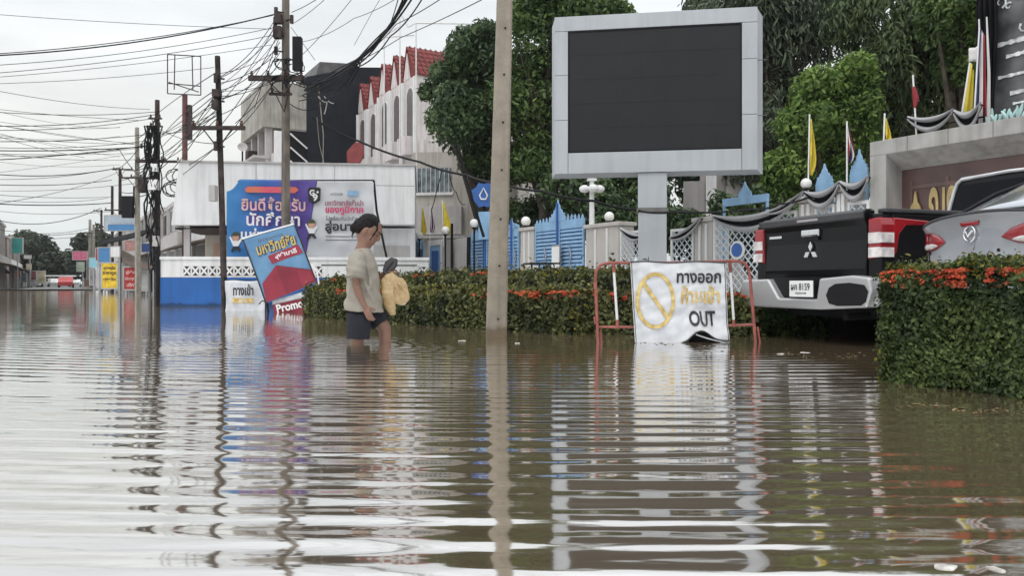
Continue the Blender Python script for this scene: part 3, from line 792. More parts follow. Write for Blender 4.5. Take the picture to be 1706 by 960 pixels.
# camera mast
p = at_u(986, 12.2); t = thing("camera_mast", "white mast with three small camera housings under the screen", "mast", (p.x, p.y, 0), 0)
b = MB(); b.cyl((0, 0, 2.0), (0, 0, 3.35), .075, .06, 10); b.build("pole", white_paint, t, smooth=True)
b = MB(); b.box(-.12, .12, -.1, .1, 3.3, 3.36); b.build("bracket", white_paint, t)
for x, y in ((-.20, -.05), (.20, -.03), (.02, -.2)):
    b = MB(); b.lathe([(.05, .10), (.13, .05), (.14, -.02), (.10, -.08), (.02, -.1)], 14, Matrix.Translation((x, y, 3.08))); b.build("camera_housing", white_clean, t, smooth=True)
# small blue sign near the pole, white notice and stall by the gate
p = at(806, 325, 25.5); t = thing("water_sign", "blue scalloped sign with a white drop, left of the concrete pole", "sign", (p.x, p.y, 0), R(-10))
b = MB(); n = 16
b.prism([((.44 if i % 2 else .36) * math.cos(2*math.pi*i/n), p.z + (.44 if i % 2 else .36) * math.sin(2*math.pi*i/n)) for i in range(n)], -.03, .03); b.build("plate", blue_dark, t)
b = MB(); b.tube([(.0, -.04, p.z + .22), (.13, -.04, p.z - .02), (.08, -.04, p.z - .14), (-.08, -.04, p.z - .14), (-.13, -.04, p.z - .02)], .028, 6, closed=True); b.build("drop_mark", white_clean, t)
b = MB(); b.box(-.16, .22, -.08, .08, p.z - 1.45, p.z - .55); b.build("lower_box", blue_light, t)
b = MB(); b.cyl((.0, .1, 0), (0, .1, p.z + .1), .05, n=8); b.build("post", black, t)
t, wd = fence_thing("notice_board", "white notice sheet hung on the two-leaf blue gate", "notice", 920, 932, 11.9)
b = MB(); b.box(-wd/2, wd/2, -.02, 0, 1.0, 1.6); b.build("sheet", white_clean, t); b = MB(); b.box(-wd/2 - .02, wd/2 + .02, .002, .03, .95, 1.65); b.build("backing", steel, t)
t, wd = fence_thing("kiosk_table", "white framed folding table standing before the blue gate", "table", 888, 916, 10.6)
b = MB(); b.box(-wd/2, wd/2, -.3, .3, 1.06, 1.1); b.build("top", black, t); b = MB(); b.box(-wd/2 + .05, wd/2 - .05, -.27, -.25, .3, 1.02); b.build("front_panel", white_clean, t)
for x in (-wd/2 + .03, 0, wd/2 - .03):
    b = MB(); b.box(x - .02, x + .02, -.3, -.275, 0, 1.055); b.build("leg", black, t)
t, wd = fence_thing("striped_stall", "small red and white striped box behind the low hedge", "stall", 866, 880, 10.4)
b = MB(); b.box(-wd/2, wd/2, -.2, .2, 0, .92); b.build("box", white_clean, t)
for i in range(4):
    x = -wd/2 + wd * (i + .5) / 4; b = MB(); b.box(x - .04, x + .03, -.215, -.2025, .3, .9); b.build("stripe", redc, t)

# ================================================================== stone name wall at the right
granite = mat("grey_granite", (0.41, 0.40, 0.385), 0.6, var=0.12, scale=2.5, streak=0.35, bump=.1)
marble = mat("brown_marble", (0.115, 0.066, 0.060), 0.35, var=0.2, scale=2.0)
v0 = v_at(1449, 12.0)
nw = thing("name_wall", "long grey stone wall with a sloping cornice and brown marble panel at the right", "wall", UV(12.0, v0), FR)
LW = 15.0; ZT = 2.985
b = MB(); b.box(0, .30, 0, .8, -.3, 2.74); b.build("end_pier", granite, nw, bevel=.01)
b = MB(); b.prism([(0, ZT), (0, 2.745), (.42, 2.50), (.8, 2.50), (.8, ZT)], 0, LW, 'x'); b.build("cornice", granite, nw, bevel=.008)
b = MB(); b.box(.302, LW, .44, .8, -.3, 2.498); b.build("marble_panel", marble, nw)
b = MB()
for i in range(24):
    x = .45 + i * .62
    b.box(x, x + .05, .425, .438, 0, 2.3)
b.box(.46, LW, .424, .4375, 2.16, 2.22); b.build("panel_border", mat("brown_border", (0.15, 0.09, 0.08), .4, var=.15), nw)
b = MB(); b.box(.302, LW, .2, .438, -.3, .5); b.build("ledge", granite, nw)
seam = mat("stone_joint", (0.16, 0.155, 0.15), .9)
b = MB()
for i in range(1, 22):
    b.box(i * .68, i * .68 + .010, -.003, .01, 2.75, ZT - .002)
b.build("joints", seam, nw)
b = MB(); XE = v0 - v_at(1526, 12.41); M = Matrix.Translation((XE, 0, 1.26))
b.prism(finial_poly(.62, .86), .38, .42, 'y', M); b.build("gold_emblem", gold, nw, bevel=.01)
b = MB(); b.prism([(0.06 * math.cos(i * .785), .30 + .09 * math.sin(i * .785)) for i in range(8)], .37, .3795, 'y', M); b.build("emblem_boss", marble, nw)
text("gold_lettering", "ณรร", gold, nw, (2 * v0 - v_at(1555, 12.41) - v_at(1602, 12.41)) / 2, 1.72, .62, .86, y=.41, bold=.02)

# things on and above the wall
p = UV(12.9, 0)
bb = thing("memorial_board", "dark grey memorial billboard with white ornament above the stone wall", "billboard", UV(12.9, v_at(1642, 12.9)), FR)
dk = mat("dark_board_print", (0.060, 0.064, 0.068), 0.55, var=0.5, scale=1.6, col2=(0.19, 0.195, 0.20))
lt = mat("pale_board_print", (0.62, 0.64, 0.65), 0.6, var=0.45, scale=9)
b = MB(); b.box(0, 7, 0, .25, 3.0, 6.4); b.build("board", dk, bb, bevel=.01)
g_ = random.Random(3)
g_ = random.Random(3)
for (z, x0, x1, th) in ((4.35, .10, 2.6, .045), (4.14, .32, 2.6, .035), (3.83, .2, 2.6, .03), (3.55, .38, 2.6, .035), (3.38, .42, 2.6, .022)):
    b = MB(); k = 60; rr = [g_.uniform(.55, 1.0) for _ in range(k + 2)]
    b.grid(lambda a, c: (x0 + (x1 - x0) * a, -.012, z + .06 * a + th * (c * 2 - 1) * rr[int(a * k)]), k, 2); b.build("ornament_band", lt, bb, solid=.006)
b = MB()
for i in range(60):
    x = g_.uniform(.1, 2.4); z = g_.uniform(4.5, 6.1); s_1 = g_.uniform(.05, .13); ph_ = g_.uniform(0, 6)
    b.tube([(x + s_1 * math.cos(ph_ + a_ * .8) * (1 - a_ * .09), -.012, z + s_1 * math.sin(ph_ + a_ * .8) * (1 - a_ * .09)) for a_ in range(8)], [.018 - .0015 * q for q in range(8)], 5)
    if i % 3 == 0: b.prism([(x, z), (x + .1, z + .03), (x + .16, z + .12), (x + .05, z + .08)], -.014, -.002)
so_ = b.build("scroll_ornament", lt, bb); so_["kind"] = "stuff"
teal = mat("pale_teal_petals", (0.40, 0.58, 0.57), .6, var=.25, scale=6)
for i, lab in enumerate(("leftmost pale teal paper flower spray on the stone wall", "pale teal paper flower spray second along the stone wall", "pale teal paper flower spray at the frame edge on the stone wall")):
    t = thing("paper_flower_spray", lab, "decoration", UV(12.45, v_at((1652, 1672, 1694)[i], 12.45), ZT), FR, 'paper flowers on the wall')
    g2 = random.Random(40 + i)
    for k in range(5):
        a_ = R(-55 + 27 * k); l_ = g2.uniform(.20, .34)
        b = MB(); b.ell((0, 0, l_ * .55), (.026, .02, l_ * .34), 10, 8, Matrix.Translation((.03 * k - .06, g2.uniform(-.05, .05), 0)) @ Matrix.Rotation(a_ * .6, 4, 'Y')); b.build("petal", teal, t, smooth=True)
# draped column of black cloth
t = thing("black_drape", "tall gathered black and white drape at the edge of the memorial board", "drape", UV(12.75, v_at(1640, 12.75), ZT), FR)
b = MB(); b.grid(lambda a, c: (-.12 + .34 * a * (1 - .5 * abs(c - .55)), .05 * math.sin(a * 25), 3.0 * c), 24, 10); b.build("black_cloth", blackc, t, smooth=True, solid=.01)
for x in (-.02, .10):
    b = MB(); b.tube([(x, -.07, .1), (x + .02, -.09, .9), (x - .02, -.08, 1.8)], [.03, .022, .012], 7); b.build("white_fold", whitec, t, smooth=True)
b = MB(); b.grid(lambda a, c: (-.20 + .16 * a, -.08 - .03 * math.sin(a * 8), 1.15 + .22 * c), 6, 4); b.build("white_bow", whitec, t, smooth=True, solid=.01)
def leaning_flag(label, px, zt, zb, px2, mats_, w_=.16):
    p = at_u(px, 12.35); q = at_u(px2, 12.35); D = q - p
    t = thing("flag", label, "flag", (p.x, p.y, ZT), 0, 'flags on the stone wall')
    b = MB(); b.cyl((0, 0, 0), (D.x, D.y, zt), .015, n=7); b.build("pole", white_clean, t)
    n = len(mats_)
    for i, (mm, nm) in enumerate(mats_):
        a0, a1 = i / n, (i + 1) / n
        b = MB(); b.grid(lambda a, c: Vector((D.x, D.y, zt)) * (1 - c * (1 - zb / zt)) + Vector((1, -.4, 0)) * (w_ * (a0 + (a1 - a0) * a) * (.35 + .65 * c)) + Vector((0, -.03 * math.sin(a * 6 + i), -.12 * (a0 + (a1 - a0) * a))), 4, 8)
        b.build(nm, mm, t, smooth=True, solid=.004)
leaning_flag("leaning long yellow flag beside the black drape on the wall", 1598, 1.05, .10, 1616, [(yellow, "cloth")], .16)
leaning_flag("leaning red white and blue flag against the black drape", 1622, 1.55, .12, 1632, [(navy, "blue_stripe"), (whitec, "white_stripe"), (redc, "red_stripe")], .15)
p = at_u(1527, 12.3); t = thing("thin_pole", "thin pole with a red and white wrap standing on the stone wall", "pole", (p.x, p.y, ZT), 0)
b = MB(); b.cyl((0, 0, 0), (-.06, 0, 1.05), .014, n=7); b.build("pole", white_clean, t); b = MB(); b.tube([(-.05, 0, .85), (-.01, 0, .65), (-.03, 0, .5)], [.03, .05, .02], 7); b.build("wrap", redc, t)
swag("upper swag on the stone wall from thin pole to yellow flag", (at_u(1515, 12.3).x, at_u(1515, 12.3).y, ZT + .38), (at_u(1590, 12.3).x, at_u(1590, 12.3).y, ZT + .36), .16, .12, 'swags on the stone wall')
swag("small swag on the stone wall between yellow flag and drape", (at_u(1592, 12.3).x, at_u(1592, 12.3).y, ZT + .34), (at_u(1636, 12.3).x, at_u(1636, 12.3).y, ZT + .38), .2, .16, 'swags on the stone wall')
b = MB(); A_ = at_u(1505, 12.35); B_ = at_u(1640, 12.35); tg = thing("wall_railing", "low black rail along the top of the stone wall", "railing", (A_.x, A_.y, ZT), 0)
D_ = B_ - A_; b.tube([(0, 0, .16), (D_.x, D_.y, .16)], .015, 6); b.build("rail", black, tg)
for i in range(5):
    b = MB(); q = D_ * (i / 4); b.cyl((q.x, q.y, 0), (q.x, q.y, .3), .012, n=6); b.build("post", black, tg)

# ================================================================== LED screen on its post
YS = 15.0
sx = (1089.5 - 853) / F * YS
sc_ = thing("led_screen", "large switched-off LED screen in a pale grey metal frame on a post", "screen", (sx, YS, 0), R(-9))
SWD, ZB, ZTP = 3.84, CH + 187 / F * YS, CH + 454 / F * YS
hw = SWD / 2; D_ = .5
alu = mat("aluminium_cladding", (0.44, 0.465, 0.495), 0.5, metal=0.15, var=0.05, scale=1.0, streak=0.12)
bt, bb_, bl, br = .29, .41, .27, .29
b = MB()
b.add([(-hw+.01,.012,ZB+.01),(hw-.01,.012,ZB+.01),(hw-.01,.012,ZTP-.01),(-hw+.01,.012,ZTP-.01),(-hw-.1,D_,ZB-.02),(hw+.17,D_,ZB-.02),(hw+.17,D_,ZTP-.02),(-hw-.1,D_,ZTP-.02)],
      [(0,1,2,3),(4,7,6,5),(0,4,5,1),(1,5,6,2),(2,6,7,3),(3,7,4,0)])
b.build("cabinet", alu, sc_)
def clad(x0, x1, z0, z1, nm="cladding_panel"):
    b = MB(); b.box(x0 + .004, x1 - .004, -.03, .011, z0 + .004, z1 - .004); b.build(nm, alu, sc_, bevel=.006)
clad(-hw, hw, ZTP - bt, ZTP); 
clad(-hw, -hw + bl, ZB, ZB + 1.05); clad(-hw, -hw + bl, ZB + 1.05, ZB + 1.93); clad(-hw, -hw + bl, ZB + 1.93, ZTP - bt)
clad(hw - br, hw, ZB, ZB + 1.05); clad(hw - br, hw, ZB + 1.05, ZB + 2.1); clad(hw - br, hw, ZB + 2.1, ZTP - bt)
clad(-hw + bl, hw - br, ZB, ZB + bb_)
for z in (ZB + 1.05, ZB + 2.1):
    b = MB(); b.box(hw + .0, hw + .19, .08, .1, z - .006, z + .006, ); b.build("side_seam", seam, sc_)
b = MB()
for i in range(1, 7):
    xx = -hw + bl + (2 * hw - bl - br) * i / 7; b.box(xx - .0015, xx + .0015, -.0112, -.0098, ZB + bb_ + .026, ZTP - bt - .026)
b.build("module_seam", black, sc_)
b = MB()
for i in range(1, 5):
    zz = ZB + bb_ + (ZTP - bt - ZB - bb_) * i / 5; b.box(-hw + bl + .021, hw - br - .021, -.0116, -.0099, zz - .0015, zz + .0015)
b.build("module_seam", black, sc_)
scrm = mat("led_face", (0.0165, 0.0172, 0.0195), 0.55, var=0.10, scale=1.5, spec=.3)
b = MB(); b.box(-hw + bl, hw - br, -.01, .0105, ZB + bb_, ZTP - bt); b.build("display_face", scrm, sc_)
b = MB()
for (x0, x1, z0, z1) in ((-hw + bl + .0, hw - br, ZB + bb_, ZB + bb_ + .025), (-hw + bl, hw - br, ZTP - bt - .025, ZTP - bt), (-hw + bl, -hw + bl + .02, ZB + bb_ + .0255, ZTP - bt - .0255), (hw - br - .02, hw - br, ZB + bb_ + .0255, ZTP - bt - .0255)):
    b.box(x0, x1, -.024, -.0105, z0, z1)
b.build("gasket", black, sc_)
px_c = (1087 - 853) / F * YS - sx
b = MB(); b.box(px_c - .27, px_c + .27, .02, .5, -.3, 1.95); b.build("lower_post", alu, sc_, bevel=.012)
b = MB(); b.box(px_c - .275, px_c + .275, .015, .505, 2.02, ZB - .0); b.build("upper_post", alu, sc_, bevel=.012)
b = MB(); b.box(px_c - .30, px_c + .30, -.01, .53, 1.952, 2.018); b.build("flange", seam, sc_)
# ================================================================== white corner building with the banner
BR = R(6.7)
o_ = at(298, HY, 23.0); o_.z = 0
wb = thing("corner_building", "low white building with an overhanging flat upper box and an open carport at its left", "building", o_, BR)
b = MB(); b.prism([(0, 4.16), (6.9, 4.16), (6.9, 2.38), (-.22, 2.30)], 0, 7, 'y'); b.build("upper_box", white_paint, wb, bevel=.01)
b = MB()
for x in (2.2, 4.5):
    b = MB(); b.box(x, x + .012, -.004, .01, 2.40, 4.15); b.build("panel_joint", seam, wb)
b = MB(); b.box(4.9, 6.89, -.0035, .01, 3.55, 3.562); b.build("panel_joint", seam, wb)
b = MB(); b.box(-.04, 6.94, -.05, 7.03, 4.161, 4.21); b.build("parapet_cap", plaster, wb)
b = MB(); b.box(1.55, 6.9, .55, 6.9, -.4, 2.3); b.build("lower_wall", white_paint, wb)
b = MB(); b.box(1.40, 1.52, .5, 6.9, -.4, 2.298); b.box(-.1, 1.40, 3.2, 3.4, -.4, 2.298); b.build("carport_wall", mat("beige_wall", (0.42, 0.38, 0.33), .85, var=.1, streak=.2), wb)
b = MB(); b.box(.05, .22, .3, .47, -.4, 2.298); b.build("carport_column", plaster, wb)
b = MB(); b.box(.75, 1.39, .9, .95, .6, 1.82); b.build("carport_screen", mat("tan_board", (0.36, 0.24, 0.17), .8, var=.1), wb)
b = MB(); b.box(-.2, 1.4, .3, 3.1, 2.2, 2.25); b.build("carport_ceiling", darkpole, wb)
for x in (5.6, ):
    b = MB(); b.box(x, x + 1.15, .50, .548, .3, 1.75); b.build("side_door", plaster, wb, bevel=.01)
# boundary wall
tide(blue_wall, 0, .14, (.45, .42, .38))
o2 = at(267, HY, 19.3); o2.z = 0
bw = thing("boundary_wall", "low wall with blue base and white openwork top in front of the white building", "wall", o2, BR)
WL = 6.6
b = MB(); b.box(0, WL, 0, .18, -.5, .72); b.build("blue_base", blue_wall, bw)
b = MB(); b.box(0, WL, .015, .165, .721, 1.16); b.box(-.02, WL + .02, -.02, .2, 1.161, 1.24); b.build("white_top", white_paint, bw, bevel=.008)
for (xa_, xb_) in ((2.45, 3.3), (3.9, 5.0), (5.3, 6.3)):
    b = MB(); b.box(xa_, xb_, .008, .0148, 1.02, 1.06); b.build("dark_groove", seam, bw)  # flat dark strip drawn for a recess in the white top
for i in range(14):
    x = .55 + i * .205 if i < 9 else (2.62, 3.75, 4.55, 5.15, 6.4)[i - 9]
    b = MB(); b.box(x, x + .16, .006, .0148, .77, 1.0); vn = b.build("vent_opening", darkpole, bw)
    b = MB()
    for (p_, q_) in (((x, .785), (x + .16, .985)), ((x + .16, .785), (x, .985))):
        dx, dz = q_[0] - p_[0], q_[1] - p_[1]; l_ = math.hypot(dx, dz); ox, oz = -dz / l_ * .022, dx / l_ * .022
        b.prism([(p_[0]+ox, p_[1]+oz), (p_[0]-ox, p_[1]-oz), (q_[0]-ox, q_[1]-oz), (q_[0]+ox, q_[1]+oz)], -.006 + (.002 if p_[0] < q_[0] else 0), .005)
    b.build("vent_cross", white_paint, vn)
b = MB(); b.cyl((-.06, -.02, -.4), (-.06, -.02, 1.3), .05, n=8); b.build("end_post", black, bw)
for x in (.30, .42):
    b = MB(); b.lathe([(.03, 0), (.03, .012)], 12, Matrix.Translation((x, .03, .98)) @ Matrix.Rotation(R(90), 4, 'X')); b.build("wall_hole", black, bw)

# banner on the front of the white building
o3 = at(378, HY, 20.9); o3.z = 0
bn = thing("hanging_banner", "wide creased banner, blue-purple at left and white at right, before the white building", "banner", o3, BR)
s_ = 21.1 / F
def bx(px): return (px - 378) * s_
def bz(py): return CH - (py - HY) * s_
def crease(x, z): return .022 * math.sin(3.1 * x + 2.2 * z) + .014 * math.sin(7.3 * x - 5 * z) + .012 * math.sin(11 * z + 2 * x)
XR = bx(617)
ms_white = mat("banner_vinyl_white", (0.58, 0.59, 0.61), .5, var=.06, scale=2)
b = MB(); b.grid(lambda a, c: (bx(490) + (XR - bx(490)) * a, crease(bx(490) + (XR - bx(490)) * a, c * 2.6), bz(466) + (bz(302) - bz(466)) * c), 50, 40); b.build("white_sheet", ms_white, bn, smooth=True)
def grad_mat(name, stops, x0, x1):
    m = mat(name, (0.1, 0.1, 0.3), 0.45, var=.05); nt = m.node_tree; N = nt.nodes; L = nt.links
    t = N.new("ShaderNodeTexCoord"); s = N.new("ShaderNodeSeparateXYZ"); L.new(t.outputs["Object"], s.inputs[0])
    a = N.new("ShaderNodeMapRange"); a.inputs["From Min"].default_value = x0; a.inputs["From Max"].default_value = x1
    r = N.new("ShaderNodeValToRGB"); L.new(s.outputs["X"], a.inputs["Value"]); L.new(a.outputs[0], r.inputs[0])
    e = r.color_ramp.elements; e[0].position = stops[0][0]; e[0].color = stops[0][1] + (1,); e[1].position = stops[-1][0]; e[1].color = stops[-1][1] + (1,)
    for p_, c_ in stops[1:-1]: q = e.new(p_); q.color = c_ + (1,)
    L.new(r.outputs["Color"], N["Principled BSDF"].inputs["Base Color"]); return m
blue_print = grad_mat("banner_print_blue", [(0, (.03, .20, .46)), (.45, (.03, .11, .40)), (.75, (.075, .040, .24)), (1, (.11, .07, .33))], 0, bx(525))
def bluept(a, c):
    top = bz(300) if a > .14 else bz(320 - 20 * (a / .14) ** 2)
    xr = bx(505) + (bx(524) - bx(505)) * c
    x = xr * a; z = bz(430) + (top - bz(430)) * c
    return (x, crease(x, z - bz(466)) - .014, z)
b = MB(); b.grid(bluept, 50, 40); b.build("printed_field", blue_print, bn, smooth=True, solid=.006)
b = MB(); b.tube([(bx(395), .03, bz(303)), (bx(500), .03, bz(300)), (bx(617), .03, bz(298))], .02, 6); b.tube([(bx(617), .02, bz(298)), (bx(622), -.02, bz(350)), (bx(640), -.1, bz(435)), (bx(645), -.12, bz(480))], .035, 6); b.build("support_frame", black, bn)
b = MB(); b.cyl((bx(392), .05, -.3), (bx(392), .05, bz(318)), .02, n=6); b.cyl((bx(378), .04, bz(335)), (bx(400), .04, bz(335)), .018, n=6); b.build("side_post", black, bn)
cream = mat("cream_print", (.70, .50, .32), .6, var=.2, col2=(.75, .45, .50))
pinkp = mat("pink_print", (.60, .06, .16), .6, var=.1); purplep = mat("purple_print", (.10, .04, .25), .6, var=.1)
def bt_(nm, s, m, x0, x1, y0, y1, y=-.06, bold=.02, **k): return text(nm, s, m, bn, bx((x0 + x1) / 2), bz((y0 + y1) / 2), (x1 - x0) * s_, (y1 - y0) * s_, y=y, bold=bold, **k)
bt_("headline_shadow", "ยินดีต้อนรับ", purplep, 403, 507, 331, 354, y=-.055, bold=.07)
bt_("headline", "ยินดีต้อนรับ", cream, 402, 505, 329, 352)
bt_("headline_second_line_shadow", "นักศึกษา", purplep, 411, 498, 355, 378, y=-.055, bold=.07)
bt_("headline_second_line", "นักศึกษา", white_clean, 410, 496, 354, 377)
bt_("headline_third_line", "แห่ง", white_clean, 401, 440, 381, 398)
b = MB(); b.prism([(bx(410), bz(322)), (bx(488), bz(322)), (bx(494), bz(317)), (bx(490), bz(312)), (bx(412), bz(312)), (bx(407), bz(317))], -.06, -.05); b.build("orange_bar", mat("orange_print", (.70, .20, .10), .6, col2=(.65, .08, .16)), bn)
b = MB(); b.prism([(bx(510), bz(334)), (bx(519), bz(340)), (bx(529), bz(334)), (bx(530), bz(314)), (bx(527), bz(312)), (bx(512), bz(312)), (bx(509), bz(315))], -.07, -.052); b.build("black_shield", ink, bn)
text("shield_mark", "G", white_clean, bn, bx(516), bz(321), 8 * s_, 10 * s_, y=-.074, bold=.04)
text("shield_mark", "9", white_clean, bn, bx(521), bz(329), 8 * s_, 12 * s_, y=-.0745, bold=.04)
b = MB(); b.lathe([(.03, 0), (.03, .004)], 12, Matrix.Translation((bx(525), -.073, bz(320))) @ Matrix.Rotation(R(90), 4, 'X')); b.build("shield_dot", white_clean, bn)
grey_ink = mat("grey_ink", (.12, .12, .13), .6)
bt_("small_heading", "มหาวิทยาลัยชั้นนำ", mat("dull_red_ink", (.30, .06, .10), .6), 537, 600, 332, 342, y=-.045)
bt_("pink_heading", "ของภูมิภาค", pinkp, 537, 600, 343, 358, y=-.045, bold=.035)
bt_("small_line", "ไปพร้อมกับนักศึกษา", grey_ink, 538, 597, 359, 367, y=-.045)
bt_("black_heading", "สู่อนาคต", ink, 537, 607, 367, 389, y=-.045, bold=.03)
bt_("sponsor_line", "มหาวิทยาลัย", grey_ink, 546, 566, 320, 325, y=-.045)
b = MB(); b.box(bx(574), bx(592), -.05, -.042, bz(325), bz(317)); b.build("blue_tag", blue_light, bn)
for y0 in (393, 399):
    b = MB(); b.box(bx(538), bx(596), -.045, -.04, bz(y0 + 1.2), bz(y0)); b.build("rule_line", grey_ink, bn)
skin_p = mat("printed_skin", (.60, .33, .22), .6); green_p = mat("printed_green", (.05, .06, .025), .6)
for nm, cx, cy, fl, hair in (("printed_child", 393, 402, 1, green_p), ("printed_child", 515, 380, -1, green_p)):
    b = MB(); b.prism([(bx(cx) + .09 * math.cos(i * .52), bz(cy - 6) + .10 * math.sin(i * .52)) for i in range(12)], -.07, -.05)
    f_ = b.build(nm, skin_p, bn)
    b = MB(); b.prism([(bx(cx) + .11 * math.cos(i * .4) , bz(cy - 8) + .11 * math.sin(i * .4)) for i in range(9)], -.075, -.051); b.build("hair", hair, f_)
    b = MB(); b.prism([(bx(cx - 4), bz(cy)), (bx(cx + 4), bz(cy)), (bx(cx + 9), bz(cy - 5)), (bx(cx + 10), bz(cy - 2)), (bx(cx + 4), bz(cy + 9)), (bx(cx - 4), bz(cy + 9)), (bx(cx - 10), bz(cy - 5)), (bx(cx - 9), bz(cy - 8))][::-1], -.066, -.05); b.build("shirt", white_clean, f_)
    b = MB(); b.prism([(bx(cx - 4), bz(cy + 9.2)), (bx(cx + 4), bz(cy + 9.2)), (bx(cx + 8), bz(cy + 16)), (bx(cx + 5), bz(cy + 18)), (bx(cx), bz(cy + 13)), (bx(cx - 5), bz(cy + 19)), (bx(cx - 8), bz(cy + 17))][::-1], -.066, -.05); b.build("trousers", ink, f_)

# ================================================================== houses behind
rowm = mat("row_house_wall", (0.60, 0.56, 0.55), .8, var=.06, scale=1, streak=.25)
def row_house(label, v0, wd, zt, depth=8, right_wall=False):
    t = thing("row_house", label, "house", UV(15.8, v0), FR, 'row of red roofed town houses')
    b = MB(); b.box(-wd, 0, 0, depth, -.2, zt); b.build("wall", rowm, t)
    xa_ = -wd * .74
    b = MB(); b.prism([(-wd * .98, zt + .001), (-wd * .50, zt + .001), (xa_, zt + 1.42)], -.02, .03, 'y'); b.build("gable", rowm, t)
    rf = MB(); za, ze = zt + 1.78, zt + .02
    rf.prism([(-wd - .03, ze - .05), (.02, ze - .05), (xa_, za - .10)], .06, depth, 'y')
    for s in (-1, 1):
        xe = (-wd - .05) if s < 0 else .04; n = 6
        for i in range(n):
            a0, a1 = i / n, (i + 1) / n
            xa, xb = xa_ + (xe - xa_) * a0, xa_ + (xe - xa_) * (a1 + .03); z0_, z1_ = za + (ze - za) * a0, za + (ze - za) * (a1 + .03)
            rf.prism([(xa, z0_ + .0), (xb, z1_ + .10), (xb, z1_ + .0), (xa, z0_ - .08)], -.12 if False else -.05, depth + .1, 'y')
    rf.build("roof", redroof, t)
    b = MB()
    for q in range(16):
        yy = .1 + q * .3; d_ = .045
        b.add([(xa_ + .02, yy, za + .05), (xa_ + .02, yy + .09, za + .05), (.05, yy + .09, ze + .13), (.05, yy, ze + .13), (xa_ + .02, yy, za - .02), (xa_ + .02, yy + .09, za - .02), (.05, yy + .09, ze + .03), (.05, yy, ze + .03)], [(0, 1, 2, 3), (7, 6, 5, 4), (0, 3, 7, 4), (1, 5, 6, 2), (2, 6, 7, 3), (0, 4, 5, 1)])
    b.build("tile_ribs", mat("dark_roof_tile", (.11, .018, .016), .7, var=.3), t)
    # two arched windows and a balcony
    for x in (-wd * .5,):
        w_ = wd * .22; pts = [(x - w_, zt - 3.1), (x + w_, zt - 3.1), (x + w_, zt - 1.0)] + [(x + w_ * math.cos(i * math.pi / 8), zt - 1.0 + w_ * 1.2 * math.sin(i * math.pi / 8)) for i in range(1, 8)] + [(x - w_, zt - 1.0)]
        b = MB(); b.prism(pts, -.04, .02); f = b.build("window", mat("window_shade", (0.14, 0.12, 0.125), .3, var=.2), t)
        b = MB(); b.prism([(p_[0] * 1.0 + (p_[0] - x) * .25, p_[1] + .06) for p_ in pts], -.02, .015); b.build("arch_frame", white_paint, f)
        b = MB(); b.box(x - w_ * 1.5, x + w_ * 1.5, -.5, 0, zt - 4.1, zt - 3.15); b.build("balcony", rowm, t)
        b = MB(); b.box(x - w_, x + w_, -.03, .01, zt - 6.6, zt - 4.6); b.build("window", glassd, t)
    for x in (-wd + .04, -.2):
        b = MB(); b.box(x, x + .16, -.16, -.01, -.2, zt - .1); b.build("pilaster", white_paint, t)
    if right_wall:
        for y in (1.4, 4.0):
            b = MB(); b.box(.001, .05, y, y + .9, zt - 2.9, zt - 1.5); f = b.build("window", glassd, t); b = MB(); b.box(.0, .07, y - .08, y, zt - 2.98, zt - 1.42); b.box(.0, .07, y + .9, y + .98, zt - 2.98, zt - 1.42); b.box(.0, .07, y, y + .9, zt - 1.5, zt - 1.42); b.box(.0, .07, y, y + .9, zt - 2.98, zt - 2.9); b.build("frame", white_paint, f)
        b = MB(); b.box(.0, .55, .1, 5.5, zt - 4.6, zt - 3.4); b.build("side_balcony", rowm, t, bevel=.03)
    return t
for i, lab in enumerate(("nearest red roofed town house beside the mango tree", "second red roofed town house from the mango tree", "third red roofed town house from the mango tree", "fourth red roofed town house, next but one to the dark wall", "last red roofed town house against the dark wall")):
    row_house(lab, 37.1 + i * 1.85, 1.83, 11.35 + (.0 if i < 3 else -.3), right_wall=(i == 0))
darkwall = mat("dark_blue_grey_wall", (0.024, 0.027, 0.034), .9, var=.15, scale=.8, streak=.15, spec=.08)
t = thing("dark_building", "tall building with a windowless dark blue-grey side wall", "building", UV(12.6, 46.2), FR)
b = MB(); b.prism([(0, -.2), (5.5, -.2), (5.5, 14.2), (3.2, 13.9), (0, 12.9)], -9, 0, 'x'); b.build("side_wall", darkwall, t)
b = MB(); b.prism([(.9, 13.25), (3.6, 14.03), (3.6, 14.5), (1.2, 14.3)], -7, -1.4, 'x'); b.build("roof_shed", mat("weathered_tin", (.12, .115, .115), .7, var=.3, scale=2), t)
b = MB(); b.tube([(.03, .95, 6), (.03, 1.0, 9.5), (.03, .7, 12.4)], .03, 6); b.build("conduit", concrete, t)
t = thing("concrete_building", "weathered grey concrete block with open balconies left of the dark wall", "building", UV(10.6, 46.3), FR)
b = MB(); b.box(-6.3, 0, 0, 2.05, -.2, 8.2); b.box(-6.3, 0, .8, 2.05, 8.2, 10.0); b.build("wall", rowm, t)
b = MB(); b.box(-6.4, .06, -.5, 2.08, 9.7, 12.4); b.build("upper_storey", mat("raw_concrete", (0.33, 0.315, 0.285), .9, var=.2, scale=1, streak=.5), t)
for i in range(4):
    b = MB(); b.box(-6.2 + i * 1.9, -5.95 + i * 1.9, -.3, .1, 4, 9.69); b.build("column", plaster, t)
    if i < 3:
        b = MB(); b.box(-5.8 + i * 1.9, -4.6 + i * 1.9, .75, .79, 8.1, 9.6); b.build("opening", darkpole, t)
b = MB(); b.box(-6.2, -.2, -1.0, 0, 7.9, 8.05); b.build("balcony_slab", plaster, t)
b = MB(); b.box(-1.6, -1.1, -.02, .76, 8.06, 9.8); b.build("red_shutter", mat("faded_red", (.24, .05, .05), .7), t)
